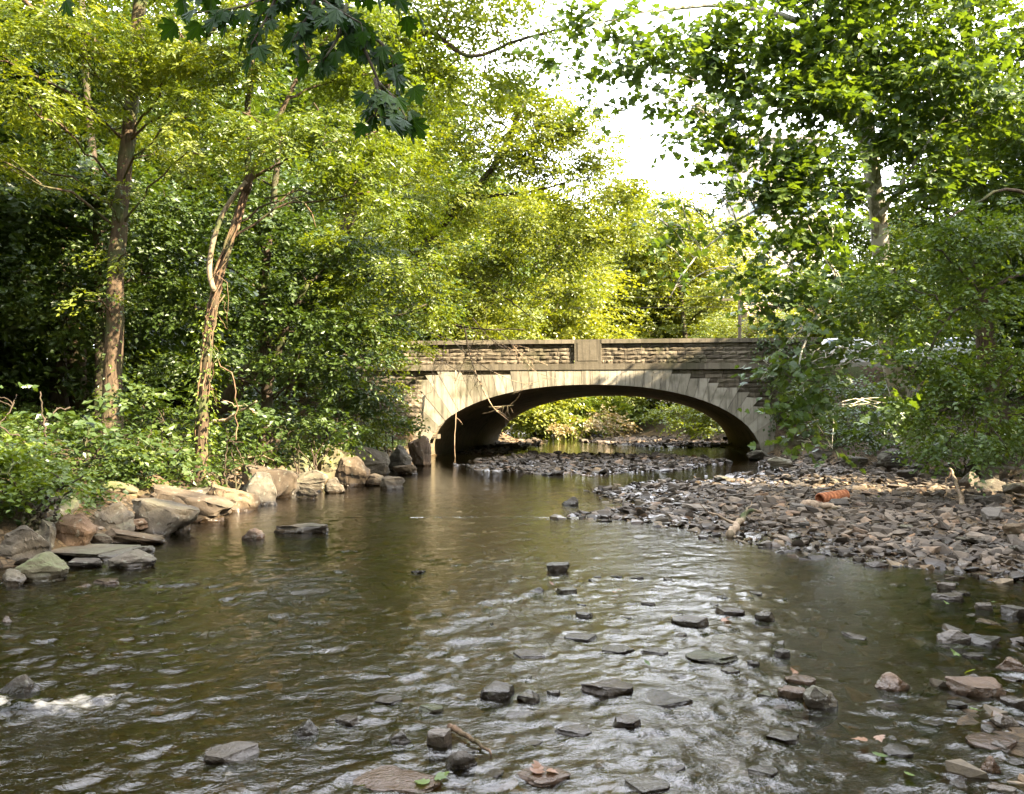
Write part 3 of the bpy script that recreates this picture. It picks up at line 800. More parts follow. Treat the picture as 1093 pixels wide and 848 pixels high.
#PART2 BEGIN
# ------------------------------------------------------------------ bridge
def stone_wall_mat(name, a, b, c3, rough_bump=0.8, streak=0.7):
    t = NT(name)
    p = t.pos()
    r = t.attr('rnd')
    n = t.noise(p, 6, 7, 0.65); n1 = t.noise(p, 0.9, 3, 0.6)
    st = t.noise(t.mapping(p, (5.0, 5.0, 0.35)), 1.6, 5, 0.65)
    f = t.math('ADD', t.math('MULTIPLY', n, 0.45), t.math('MULTIPLY', r, 0.55))
    col = t.ramp(f, [(0.28, a), (0.5, b), (0.74, c3)])
    col = t.mix(t.maprange(st, 0.48, 0.64, 0, streak), col, (0.055, 0.048, 0.038))
    col = t.mix(t.maprange(n1, 0.52, 0.66, 0, 0.55), col, (0.085, 0.085, 0.045))
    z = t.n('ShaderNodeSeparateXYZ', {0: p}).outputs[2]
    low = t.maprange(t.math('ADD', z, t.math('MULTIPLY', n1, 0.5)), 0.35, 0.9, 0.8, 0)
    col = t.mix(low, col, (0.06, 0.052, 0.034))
    return t.pbr(col, 0.92, t.bump(t.math('ADD', n, t.math('MULTIPLY', t.noise(p, 30, 4, .65), .35)), rough_bump, 0.03), 0.2)
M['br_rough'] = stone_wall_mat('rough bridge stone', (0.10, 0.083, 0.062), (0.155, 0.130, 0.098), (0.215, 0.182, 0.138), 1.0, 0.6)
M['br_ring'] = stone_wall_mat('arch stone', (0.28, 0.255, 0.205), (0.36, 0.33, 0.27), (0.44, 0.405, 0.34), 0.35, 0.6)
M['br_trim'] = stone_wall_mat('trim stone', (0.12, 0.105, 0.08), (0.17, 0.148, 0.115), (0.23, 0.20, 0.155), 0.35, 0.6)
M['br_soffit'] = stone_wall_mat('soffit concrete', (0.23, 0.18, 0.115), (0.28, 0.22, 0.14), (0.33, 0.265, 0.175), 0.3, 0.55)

RISE = 2.97
def intr(u):
    t = np.clip((np.asarray(u, float) - BSPAN / 2) / (BSPAN / 2), -1, 1)
    return RISE * np.maximum(1 - np.abs(t) ** 2.15, 0) ** 0.47
br = empty('stone_bridge', (*b_world(np.array([BSPAN / 2, 0, 0]))[:2], 0), 'single arch stone road bridge spanning the stream behind the stones', 'bridge')
SBOT, PBOT, PTOP, CTOP = 3.58, 3.83, 4.66, 4.83

def block_wall(u0, u1, z0, z1, v0, v1, rows, keep=None, seed=1, wmin=.4, wmax=1.1, sgn=1, xf=None):
    """courses of rough faced blocks; each block's face is bulged and broken"""
    rg = np.random.default_rng(seed)
    mb = MB()
    hs = (z1 - z0) / rows
    gu, gz = 5, 4
    for r in range(rows):
        u = u0 - rg.uniform(0, .5)
        za, zb = z0 + r * hs + .004, z0 + (r + 1) * hs - .004
        while u < u1:
            w = rg.uniform(wmin, wmax)
            a, b = max(u + .007, u0), min(u + w - .007, u1)
            u += w
            if b - a < .08: continue
            if keep is not None and not keep(a, b, za, zb): continue
            us = np.linspace(a, b, gu); zs = np.linspace(za, zb, gz)
            U, Z = np.meshgrid(us, zs)
            front = v0 + rg.uniform(-.012, .012)
            e = (np.minimum(U - a, b - U) / .05).clip(0, 1) * (np.minimum(Z - za, zb - Z) / .05).clip(0, 1)
            V_ = front + 0.03 * sgn - sgn * (e * (.026 + .014 * rg.normal(size=U.shape)))
            P = np.stack([U, V_, Z], -1).reshape(-1, 3)
            i, j = np.meshgrid(np.arange(gz - 1), np.arange(gu - 1), indexing='ij')
            q = np.stack([i * gu + j, i * gu + j + 1, (i + 1) * gu + j + 1, (i + 1) * gu + j], -1).reshape(-1, 4)
            nb = len(P)
            per = list(range(gu)) + [k * gu + gu - 1 for k in range(1, gz)] + [(gz - 1) * gu + k for k in range(gu - 2, -1, -1)] + [k * gu for k in range(gz - 2, 0, -1)]
            Bk = P[per].copy(); Bk[:, 1] = v1
            n = len(per)
            side = [[per[(k + 1) % n], per[k], nb + k, nb + (k + 1) % n] for k in range(n)]
            Q = np.vstack([P, Bk])
            mb.add(b_world(Q if xf is None else xf(Q)), [q, side], rg.uniform(0, 1))
    return mb

def bbox(mb, u0, u1, v0, v1, z0, z1, rnd=.5):
    mb.box((u0, v0, z0), (u1, v1, z1), rnd, b_world)

U0, U1 = -9.0, BSPAN + 2.4
def face_parts(front):
    v = 0.0 if front else BLEN
    s = 1 if front else -1
    rg = np.random.default_rng(5 if front else 6)
    # spandrel
    def keep(a, b, za, zb):
        c = (a + b) / 2
        if c < -.2 or c > BSPAN + .2: return True
        return za > intr(c) + 0.30
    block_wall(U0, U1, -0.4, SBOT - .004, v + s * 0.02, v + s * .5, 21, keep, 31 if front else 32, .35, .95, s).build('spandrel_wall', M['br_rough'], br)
    # voussoirs with stepped backs
    mb = MB()
    ch = (SBOT + .4) / 21
    n = 46
    th = np.linspace(0, 1, n + 1)
    # equal arc length along the intrados
    uu = BSPAN / 2 - BSPAN / 2 * np.cos(np.linspace(0, math.pi, 2000)); zz = intr(uu)
    sl = np.concatenate([[0], np.cumsum(np.hypot(np.diff(uu), np.diff(zz)))]); sl /= sl[-1]
    ub = np.interp(th, sl, uu); zb_ = np.interp(th, sl, zz)
    du = np.interp(th + 1e-3, sl, uu) - np.interp(th - 1e-3, sl, uu); dz = np.interp(np.clip(th + 1e-3, 0, 1), sl, zz) - np.interp(np.clip(th - 1e-3, 0, 1), sl, zz)
    nl = np.hypot(du, dz); nu, nz = -dz / nl, du / nl
    for k in range(n):
        um = (ub[k] + ub[k + 1]) / 2
        left = sstep(4.2, 1.2, um)
        thick = 0.72 + 0.18 * sstep(9.5, 12.5, um) + 1.0 * left
        zt = intr(um) + 0.76 + 0.9 * sstep(3.2, 1.0, um)
        zt = min(-0.4 + round((zt + .4) / ch) * ch, SBOT - .006)
        g = .007
        pts = []
        for kk, sg in ((k, 1), (k + 1, -1)):
            o = np.array([ub[kk] + sg * g, zb_[kk]]); d = np.array([nu[kk], nz[kk]])
            L = min((zt - o[1]) / max(d[1], 0.06), thick * 1.25)
            pts.append((o, o + d * max(L, .35)))
        (a0, a1), (b0, b1) = pts
        fr = v - s * (0.055 + rg.uniform(-.006, .006))
        poly = [a0, b0, b1, a1]
        A = np.array([[p[0], fr, p[1]] for p in poly]); B = np.array([[p[0], v + s * .35, p[1]] for p in poly])
        mb.add(b_world(np.vstack([A, B])), [[[0, 1, 2, 3], [7, 6, 5, 4], [0, 4, 5, 1], [1, 5, 6, 2], [2, 6, 7, 3], [3, 7, 4, 0]]], rg.uniform(0, 1))
    mb.build('arch_ring', M['br_ring'], br)
    mb = MB()   # string course
    u = U0
    while u < U1:
        w = rg.uniform(1.4, 2.2); b = min(u + w, U1)
        bbox(mb, u + .003, b - .003, min(v - s * .085, v + s * .5), max(v - s * .085, v + s * .5), SBOT, PBOT - .004, rg.uniform(0, 1)); u += w
    mb.build('string_course', M['br_trim'], br)
    pu = 6.72
    pil = (pu - .55, pu + .55)
    kp = lambda a, b, za, zb: not (pil[0] - .25 < (a + b) / 2 < pil[1] + .25)
    block_wall(U0, pil[0], PBOT, PTOP - .004, v + s * .0, v + s * .45, 5, None, 41 if front else 42, .25, .75, s).build('parapet', M['br_rough'], br)
    block_wall(pil[1], U1, PBOT, PTOP - .004, v + s * .0, v + s * .45, 5, None, 43 if front else 44, .25, .75, s).build('parapet', M['br_rough'], br)
    mb = MB()
    bbox(mb, *pil, min(v - s * .06, v + s * .47), max(v - s * .06, v + s * .47), PBOT, CTOP - .003, .2)
    mb.build('pilaster', M['br_trim'], br)
    mb = MB()
    for (ua, ub2) in ((U0, pil[0] - .003), (pil[1] + .003, U1)):
        mb = MB(); u = ua
        while u < ub2 - .01:
            w = rg.uniform(1.2, 2.0); b = min(u + w, ub2)
            if ub2 - b < .4: b = ub2; w = b - u + .001
            bbox(mb, u + .002, b - .002, min(v - s * .075, v + s * .5), max(v - s * .075, v + s * .5), PTOP, CTOP + rg.uniform(-.006, .006), rg.uniform(0, 1)); u += w
        mb.build('coping', M['br_trim'], br)
    mb = MB()
    bbox(mb, pu - .42, pu + .42, min(v - s * .075, v - s * .058), max(v - s * .075, v - s * .058), PBOT + .12, CTOP - .13, .3)
    return mb.build('pilaster_panel', M['br_trim'], br)
face_parts(True)
al = math.radians(42)
def wing(Q):
    u, v = Q[:, 0], Q[:, 1]
    return np.stack([-.12 - u * math.cos(al) - v * math.sin(al), .0 - u * math.sin(al) + v * math.cos(al), Q[:, 2]], -1)
block_wall(0, 3.4, -.4, 3.4, -.02, .5, 19, lambda a, b, za, zb: zb < 3.45 - .62 * (a + b) / 2, 51, .3, .8, 1, wing).build('wing_wall', M['br_rough'], br)
face_parts(False)
# barrel
mb = MB()
th = np.linspace(0, math.pi, 90)
us = BSPAN / 2 - BSPAN / 2 * np.cos(th); zs = intr(us)
us = np.concatenate([[0], us, [BSPAN]]); zs = np.concatenate([[-.6], zs, [-.6]])
vs = np.linspace(.06, BLEN - .06, 24)
Pb = np.stack([np.repeat(us[None], 24, 0), np.repeat(vs[:, None], len(us), 1), np.repeat(zs[None], 24, 0)], -1)
m = len(us)
i, j = np.meshgrid(np.arange(23), np.arange(m - 1), indexing='ij')
q = np.stack([i * m + j, (i + 1) * m + j, (i + 1) * m + j + 1, i * m + j + 1], -1).reshape(-1, 4)
mb.add(b_world(Pb.reshape(-1, 3)), [q])
mb.build('barrel_vault', M['br_soffit'], br, True)
mb = MB()
bbox(mb, -1.2, -.03, .5, BLEN - .5, -.6, 3.55); bbox(mb, BSPAN + .03, BSPAN + 1.2, .5, BLEN - .5, -.6, 3.55)
bbox(mb, -1.0, BSPAN + 1.0, .46, BLEN - .46, 3.06, 3.66)
mb.build('bridge_deck', M['br_soffit'], br)

# road over the bridge
t = NT('asphalt'); p = t.pos()
M['asphalt'] = t.pbr(t.ramp(t.noise(p, 30, 5, .7), [(.3, (.035, .035, .036)), (.7, (.07, .068, .066))]), .9, t.bump(t.noise(p, 120, 3), .4, .01), .3)
t = NT('paint'); M['paint_white'] = t.pbr(t.ramp(t.noise(t.pos(), 12, 5, .7), [(.35, (.3, .3, .29)), (.5, (.72, .70, .66))]), .8)
t = NT('sidewalk'); M['concrete'] = t.pbr(t.ramp(t.noise(t.pos(), 5, 6, .65), [(.3, (.24, .22, .19)), (.7, (.38, .36, .32))]), .9)
mb = MB(); bbox(mb, -70, BSPAN + 70, 2.0, 12.75, 3.5, ROAD_Z)
o = mb.build('road', M['asphalt']); o['kind'] = 'structure'
mb = MB(); bbox(mb, -70, BSPAN + 70, .52, 1.996, 3.5, ROAD_Z + .13); bbox(mb, -70, BSPAN + 70, 12.754, 14.22, 3.5, ROAD_Z + .13)
o = mb.build('pavement', M['concrete']); o['kind'] = 'structure'
mb = MB()
for k in range(-12, 18): bbox(mb, k * 4.5, k * 4.5 + 2.2, 7.3, 7.42, ROAD_Z - .02, ROAD_Z + .004)
o = mb.build('road_marking', M['paint_white']); o['kind'] = 'structure'

# ------------------------------------------------------------------ leaves
def fan(outline, droop):
    pts = [(0, 0)] + outline
    V = np.array([[x, y, droop * (y * y * -.8) + .10 * abs(x)] for x, y in pts])
    n = len(pts)
    return V, np.array([[0, k, k + 1] for k in range(1, n - 1)])
TEMPL = {}
TEMPL['ovate'] = (np.array([[0, 0, 0], [.34, .45, .07], [0, 1, -.10], [-.34, .45, .07]]), np.array([[0, 1, 2], [0, 2, 3]]))
TEMPL['narrow'] = (np.array([[0, 0, 0], [.21, .45, .05], [0, 1, -.10], [-.21, .45, .05]]), np.array([[0, 1, 2], [0, 2, 3]]))
half = [(.10, -.06), (.40, .02), (.62, .30), (.36, .36), (.52, .62), (.26, .62)]
TEMPL['lobed'] = fan(half + [(0, 1.0)] + [(-x, y) for x, y in half[::-1]], .22)
half = [(.05, .02), (.20, .0), (.34, .08), (.22, .18), (.50, .22), (.58, .36), (.40, .38), (.26, .40), (.48, .60), (.46, .72), (.30, .66), (.18, .64), (.20, .84), (.10, .86)]
TEMPL['oak'] = fan(half + [(0, 1.05)] + [(-x, y) for x, y in half[::-1]], .35)
LAREA = {'ovate': .34, 'narrow': .21, 'lobed': .55, 'oak': .5}

def leaf_arrays(pos, fw, nr, size, kind):
    """(N,3) positions / forward / normal, (N,) sizes -> verts, faces"""
    fw = fw / (np.linalg.norm(fw, axis=1)[:, None] + 1e-9)
    rt = np.cross(fw, nr); rt /= np.linalg.norm(rt, axis=1)[:, None] + 1e-9
    up = np.cross(rt, fw)
    T, Fc = TEMPL[kind]
    V = pos[:, None] + size[:, None, None] * (T[None, :, 0:1] * rt[:, None] + T[None, :, 1:2] * fw[:, None] + T[None, :, 2:3] * up[:, None])
    n, k = len(pos), len(T)
    F = Fc[None] + (np.arange(n) * k)[:, None, None]
    return V.reshape(-1, 3), F.reshape(-1, 3), k

def unit(rg, n):
    d = rg.normal(size=(n, 3)); return d / np.linalg.norm(d, axis=1)[:, None]

def leaves_on(o, d, L, K, size, kind, rg, flat=.75, opp=False, droop=.25, brnd=None, btilt=None):
    """sprays: twig origins o, directions d, length L, K leaves each"""
    n = len(o)
    d = d / (np.linalg.norm(d, axis=1)[:, None] + 1e-9)
    side = np.cross(d, np.array([0.02, 0.01, 1.0])); side /= np.linalg.norm(side, axis=1)[:, None] + 1e-9
    k = np.arange(K)
    f = (k // 2 + 1) / (K // 2 + .5) if opp else (k + 1) / K
    sg = np.where(k % 2 == 0, 1.0, -1.0)
    sag = -droop * f ** 2
    P = o[:, None] + d[:, None] * (L[:, None] * f[None])[..., None]
    P[..., 2] += sag[None] * L[:, None]
    fw = d[:, None] * .55 + side[:, None] * (sg[None, :, None] * .85) + rg.normal(0, .28, (n, K, 3))
    fw[..., 2] -= .22
    if not opp: fw[:, -1] = d + rg.normal(0, .2, (n, 3))
    tilt = rg.normal(0, .22, (n, 1, 3)) + (0 if btilt is None else btilt[:, None])
    nr = np.array([0, 0, 1.0]) * flat + rg.normal(0, .24, (n, K, 3)) + tilt
    s = size * rg.uniform(.65, 1.25, (n, K))
    rnd = np.repeat((rg.uniform(0, 1, n) if brnd is None else brnd)[:, None], K, 1) * .6 + .4 * rg.uniform(0, 1, (n, K))
    P = P + rg.normal(0, .015, P.shape)
    return P.reshape(-1, 3), fw.reshape(-1, 3), nr.reshape(-1, 3), s.ravel(), rnd.ravel()

LEAF = {  # kind, leaf length, leaves per twig, twig length, opposite, layers
 'locust': dict(kind='narrow', s=.105, K=14, L=.42, opp=True, lai=1.75, droop=.35),
 'under': dict(kind='ovate', s=.125, K=8, L=.50, opp=False, lai=1.75, droop=.2),
 'mid': dict(kind='ovate', s=.125, K=9, L=.60, opp=False, lai=2.3, droop=.25),
 'elm': dict(kind='ovate', s=.095, K=10, L=.50, opp=False, lai=2.3, droop=.30),
 'syc': dict(kind='lobed', s=.150, K=5, L=.55, opp=False, lai=2.3, droop=.15),
 'far': dict(kind='ovate', s=.23, K=8, L=.9, opp=False, lai=2.4, droop=.2),
 'bush': dict(kind='ovate', s=.085, K=7, L=.28, opp=False, lai=2.6, droop=.15),
}

def clump_leaves(clumps, P, rg, dens=1.0, gaps=.15):
    out = []
    for cl in clumps:
        c, r = np.array(cl[:3], float), cl[3]
        sq = cl[4] if len(cl) > 4 else .72
        dn = cl[5] if len(cl) > 5 else 1.0
        n = int(1.5 * dens * dn * P['lai'] * math.pi * r * r / (LAREA[P['kind']] * P['s'] ** 2 * P['K']))
        n = max(n, 4)
        # boughs: a clump is made of flattened sub-clumps so light and dark layers show
        nb = max(3, int(5 * r / .9))
        bd = unit(rg, nb); br_ = r * rg.uniform(.35, .85, nb)
        bc = c + bd * br_[:, None] * np.array([1, 1, sq])
        w = rg.integers(0, nb, n)
        loc = rg.normal(0, 1, (n, 3)) * np.array([.34, .34, .17]) * r
        o = bc[w] + loc
        d = (o - c) * np.array([1, 1, .4]) / r + rg.normal(0, .45, (n, 3)) * np.array([1, 1, .5])
        d[:, 2] -= .12
        keep = vnoise(o * (0.9 / max(.35, r * .6)), 5) > -1 + 2 * gaps * .9 - .05
        o, d, w = o[keep], d[keep], w[keep]
        if len(o) == 0: continue
        brn = rg.uniform(0, 1, nb)[w] * .6 + .4 * rg.uniform(0, 1, len(o))
        out.append(leaves_on(o, d, P['L'] * rg.uniform(.6, 1.3, len(o)), P['K'], P['s'], P['kind'], rg, .75, P['opp'], P['droop'], brn, rg.normal(0, .36, (nb, 3))[w]) + (bc,))
    return out

def crown_mesh(name, parts, kind, mat):
    pos = np.concatenate([p[0] for p in parts]); fw = np.concatenate([p[1] for p in parts]); nr = np.concatenate([p[2] for p in parts])
    s = np.concatenate([p[3] for p in parts]); r = np.concatenate([p[4] for p in parts])
    V, F, k = leaf_arrays(pos, fw, nr, s, kind)
    return V, F, np.repeat(r, k)

def wob(p0, p1, n, amp, rg, sag=0.0):
    p0, p1 = np.asarray(p0, float), np.asarray(p1, float)
    t = np.linspace(0, 1, n)
    P = p0 + (p1 - p0) * t[:, None]
    L = np.linalg.norm(p1 - p0)
    w = np.cumsum(rg.normal(0, 1, (n, 3)), 0); w -= w[0] + (w[-1] - w[0]) * t[:, None]
    P = P + w * amp * L / math.sqrt(n)
    P[:, 2] += sag * L * (t * (1 - t)) * 4
    return P

def smooth_path(pts, n=24):
    pts = np.asarray(pts, float)
    s = np.concatenate([[0], np.cumsum(np.linalg.norm(np.diff(pts, axis=0), axis=1))]); s /= s[-1]
    t = np.linspace(0, 1, n)
    out = np.stack([np.interp(t, s, pts[:, k]) for k in range(3)], -1)
    for _ in range(3):
        out[1:-1] = (out[:-2] + 2 * out[1:-1] + out[2:]) / 4
    return out

LEAVES = 0
def tree(name, label, cat, stems, clumps, leaf, lmat, bark='bark', group=None, seed=1, dens=1.0, gaps=.15, limbs=True, trunk_name='trunk', limb_r=.4, extra=None):
    """stems: list of (points, r0, r1); clumps: (x,y,z,r[,squash[,density]])"""
    global LEAVES
    rg = np.random.default_rng(seed)
    base = np.array(stems[0][0][0], float)
    root = empty(name, base, label, cat, group)
    P = LEAF[leaf]
    parts = clump_leaves(clumps, P, rg, dens, gaps)
    wood = MB()
    paths = []
    for pts, r0, r1 in stems:
        sp = smooth_path(pts, 26)
        sp[1:-1] += rg.normal(0, .012, (24, 3))
        t = np.linspace(0, 1, 26)
        R = r0 + (r1 - r0) * t + r0 * .55 * np.exp(-t * 26 * .45)
        wood.tube(sp, R, 12, True, rough=.035)
        paths.append((sp, R))
    if limbs:
        for cl, pr in zip(clumps, parts):
            c = np.array(cl[:3], float)
            best = None
            for sp, R in paths:
                hd = np.hypot(sp[:, 0] - c[0], sp[:, 1] - c[1])
                cost = np.linalg.norm(sp - c, axis=1) + np.where(sp[:, 2] > c[2] - .35 * hd, 2.0 * (sp[:, 2] - c[2] + .35 * hd).clip(0), 0)
                cost[:5] += 30
                k = int(np.argmin(cost))
                if best is None or cost[k] < best[0]: best = (cost[k], sp[k], R[k])
            p0, r0 = best[1], min(best[2] * .6, .012 + .020 * cl[3])
            lp = wob(p0, c, 9, .10, rg, .06)
            wood.tube(lp, np.linspace(r0, max(.012, r0 * .35), 9), 6, True, rough=.03)
            for b in pr[5]:
                k = rg.integers(4, 8)
                wood.tube(wob(lp[k], b, 6, .12, rg, .05), np.linspace(max(.010, r0 * .3), .004, 6), 4, False)
    wood.build(trunk_name, M[bark], root, True)
    V, F, r = crown_mesh('crown', parts, P['kind'], None)
    LEAVES += len(F)
    link('crown', mesh_np('crown', V, [F], M[lmat], False, {'rnd': r}), root)
    return root

def C(px, py, Y, rpx, sq=.75, dn=1.0):
    p = at(px, py, Y); return (p[0], p[1], p[2], rpx / F_ * Y, sq, dn)
def G(px, py):
    p = hit(px, py); return np.array([p[0], p[1], p[2] - .15])
def on_ground(x, y, dz=-.15): return np.array([x, y, gh(x, y) + dz])

def to_root(root, name):
    return [c for c in root.children if c.name.split('.')[0] == name][0]

# ---- left bank trees
b = on_ground(*at(118, 470, 14.5)[:2])
tree('locust_tree', 'tall thick trunked tree on the left bank, brown bark with some ivy', 'tree',
     [([b, at(121, 390, 14.6), at(124, 280, 14.6), at(133, 180, 14.7), at(141, 110, 14.8), at(150, 20, 15), at(156, -90, 15.2)], .165, .11),
      ([at(141, 105, 14.8), at(100, 40, 14.3), at(40, 15, 13.8), at(-20, -40, 13.5)], .07, .03),
      ([at(140, 100, 14.8), at(190, 70, 14.3), at(240, 20, 13.9), at(280, -50, 13.6)], .07, .03)],
     [C(120, 50, 13.5, 48), C(60, 25, 13, 50), C(180, 20, 13.6, 52), C(25, 95, 12.6, 42), C(70, 115, 14.2, 36), C(200, 125, 13.2, 38), C(175, 85, 13.8, 42), C(235, 60, 13.4, 44),
      C(150, -50, 15, 80), C(50, -60, 14, 80), C(240, -60, 14, 70), C(20, 180, 15.2, 36), C(168, 165, 15.6, 30), C(215, 165, 13.6, 30), C(290, 20, 13.2, 50), C(-40, 60, 13, 60), C(-30, 160, 13, 50), C(115, 140, 15.5, 30), C(118, 215, 14, 20, .8, .5), C(135, 270, 14, 18, .8, .4), C(105, 320, 14, 20, .8, .4)],
     'locust', 'leaf_locust', 'bark', seed=21, gaps=.2)

b = on_ground(*at(213, 500, 13.6)[:2])
vt = tree('vine_tree', 'slender forked tree on the left bank, reddish vine stems wrapped round its trunk', 'tree',
     [([b, at(216, 440, 13.6), at(223, 350, 13.6), at(236, 285, 13.6), at(254, 235, 13.6), at(268, 185, 13.7), at(262, 140, 13.8), at(270, 60, 14)], .095, .045),
      ([at(262, 205, 13.65), at(282, 155, 13.6), at(300, 120, 13.5), at(330, 60, 13.5)], .055, .03),
      ([at(268, 190, 13.7), at(310, 170, 13.4), at(345, 155, 13.2)], .03, .012)],
     [C(258, 120, 13.2, 34), C(300, 150, 13, 34), C(335, 110, 13.2, 40), C(280, 70, 13.6, 42), C(365, 165, 13.4, 38), C(405, 140, 13.6, 38), C(345, 205, 13.8, 30), C(395, 205, 13.6, 34), C(345, 60, 13.6, 44),
      C(405, 85, 14, 44), C(320, 20, 13.6, 50), C(390, 20, 14, 50)],
     'locust', 'leaf_locust', 'bark', seed=22, gaps=.22)
wd = MB(); rg = np.random.default_rng(3)   # the vine stems on it and its pale second stem
pale = MB()
pale.tube(smooth_path([at(229, 312, 13.5), at(222, 292, 13.5), at(226, 262, 13.5), at(236, 230, 13.5), at(250, 208, 13.5), at(263, 194, 13.55)], 20), np.linspace(.05, .036, 20), 10)
pale.build('pale_stem', M['bark_pale'], vt, True)
main = smooth_path([b, at(216, 440, 13.6), at(223, 350, 13.6), at(236, 285, 13.6), at(254, 235, 13.6), at(268, 185, 13.7)], 60)
for k in range(7):
    ph = k * 1.1; tt = np.linspace(.0 if k < 3 else .3, .95, 50)
    idx = (tt * 59).astype(int)
    ang = ph + tt * (3 + k * .7)
    off = np.stack([np.cos(ang), np.sin(ang) - .3, 0 * ang], -1) * (.11 - .06 * tt)[:, None]
    wd.tube(main[idx] + off + rg.normal(0, .008, (50, 3)), np.full(50, .020 - .0015 * k) * (1 + .25 * rg.normal(size=50)).clip(.5, 1.6), 6, rough=.08)
for k in range(6):   # loose hanging rootlets
    p0 = main[rg.integers(28, 46)] + np.array([.1, -.1, 0])
    p1 = p0 + np.array([rg.uniform(-.05, .4), rg.uniform(-.2, .1), -rg.uniform(.4, 1.4)])
    wd.tube(wob(p0, p1, 10, .22, rg), np.linspace(.008, .004, 10), 5)
wd.tube(wob(at(240, 315, 13.4), at(252, 470, 13.2), 20, .08, rg), np.full(20, .011), 6)
wd.tube(np.array([at(283, 212, 13.4), at(305, 208, 13.3), at(325, 217, 13.2), at(333, 228, 13.2), at(337, 243, 13.2)]), np.linspace(.02, .01, 5), 6)
wd.build('vine', M['bark_red'], vt, True)
def ivy_on(path, r, n, seed, root, name='ivy', size=.08, mat='leaf_bright'):
    rg = np.random.default_rng(seed)
    k = rg.integers(0, len(path), n)
    a = rg.uniform(0, 6.28, n)
    o = path[k] + np.stack([np.cos(a), np.sin(a), 0 * a], -1) * (r + rg.exponential(.05, n))[:, None] + rg.normal(0, .03, (n, 3))
    fw = np.stack([np.cos(a), np.sin(a), -.7 + 0 * a], -1) + rg.normal(0, .4, (n, 3))
    nr = np.stack([np.cos(a), np.sin(a), .8 + 0 * a], -1) + rg.normal(0, .4, (n, 3))
    V, F, kk = leaf_arrays(o, fw, nr, size * rg.uniform(.6, 1.2, n), 'ovate')
    return link(name, mesh_np(name, V, [F], M[mat], False, {'rnd': np.repeat(rg.uniform(0, 1, n), kk)}), root)
ivy_on(main[4:34], .16, 700, 8, vt)
lt = [o for o in COL.objects if o.name == 'locust_tree'][0]
pth = smooth_path([at(118, 470, 14.5), at(121, 390, 14.6), at(124, 280, 14.6), at(133, 180, 14.7)], 50)
ivy_on(pth, .24, 650, 9, lt, mat='leaf_under')

b = on_ground(-6.2, 20.0)
tree('locust_tree', 'feathery light green young locust leaning over the water before the dark understory', 'tree',
     [([b, at(330, 330, 19.4), at(365, 260, 18.6), at(395, 200, 18)], .10, .03)],
     [C(420, 240, 17.4, 34), C(372, 255, 17.6, 30), C(440, 195, 17.4, 32), C(385, 300, 17.4, 28), C(432, 292, 17.4, 28), C(402, 150, 17.8, 36), C(345, 275, 17.8, 26), C(455, 325, 17.6, 20), C(405, 340, 17.4, 22), C(470, 270, 17.6, 22)],
     'locust', 'leaf_locust', 'bark_dark', seed=44, gaps=.2)
b = on_ground(*at(108, 440, 18)[:2])
tree('slim_tree', 'thin dark stemmed tree standing just behind the thick trunked tree', 'tree',
     [([b, at(106, 300, 18), at(103, 210, 18), at(95, 130, 18), at(88, 40, 18), at(85, -60, 18)], .12, .07)],
     [C(90, 190, 17.5, 40), C(40, 230, 17.5, 45), C(150, 230, 17.5, 40), C(80, 270, 17.8, 38), C(30, 300, 17, 40), C(165, 290, 17.6, 38), C(60, 150, 18, 40), C(130, 330, 17.8, 34), C(70, 340, 17.4, 34), C(190, 210, 17.8, 40), C(110, 60, 18.5, 50), C(20, 40, 18, 60)],
     'under', 'leaf_under', 'bark_dark', seed=23)
b = on_ground(*at(82, 430, 21)[:2])
tree('grey_tree', 'grey barked tree deeper in the wood left of the thick trunked tree', 'tree',
     [([b, at(80, 330, 21), at(72, 240, 21), at(62, 170, 21), at(50, 80, 21), at(40, -40, 21)], .24, .15)],
     [C(40, 150, 20.5, 45), C(20, 260, 20, 45), C(100, 120, 20.5, 45), C(60, 60, 20, 60), C(140, 160, 21, 45), C(10, 340, 20, 40), C(140, 10, 21, 70), C(-20, 20, 20, 60), C(200, 60, 21, 60)],
     'under', 'leaf_under', 'bark', seed=24)
b = on_ground(*at(283, 470, 18)[:2])
tree('understory_tree', 'leafy dark understory tree behind the vine wrapped tree', 'tree',
     [([b, at(285, 400, 18), at(280, 320, 18), at(290, 230, 18), at(300, 140, 18)], .15, .06),
      ([at(284, 420, 18), at(305, 350, 17.6), at(328, 303, 17.2)], .09, .05)],
     [C(270, 260, 17.8, 42), C(320, 290, 17.5, 40), C(250, 320, 17.8, 38), C(300, 350, 17.4, 38), C(350, 340, 17.6, 40), C(200, 330, 17.8, 36), C(190, 400, 17.6, 32), C(240, 390, 17.2, 28), C(320, 400, 17.2, 34), C(360, 280, 18, 40), C(310, 220, 18.2, 44), C(240, 230, 18.3, 44), C(380, 390, 17.8, 34), C(180, 270, 18.4, 40), C(265, 180, 18.8, 50)],
     'under', 'leaf_under', 'bark_dark', seed=25)
b = on_ground(*at(345, 455, 22.5)[:2])
tree('understory_tree', 'leafy dark understory tree above the ivy covered boulder', 'tree',
     [([b, at(350, 380, 22.5), at(360, 300, 22.5), at(370, 200, 22.5)], .14, .06)],
     [C(345, 400, 21.5, 34), C(390, 360, 21.5, 36), C(400, 410, 21.5, 32), C(370, 330, 22, 40), C(415, 325, 22, 32), C(360, 440, 21, 26), C(410, 450, 22, 26), C(400, 280, 22.4, 40), C(330, 360, 22, 34), C(310, 440, 20.5, 26)],
     'under', 'leaf_under', 'bark_dark', seed=26)
b = on_ground(-7.0, 28.5)
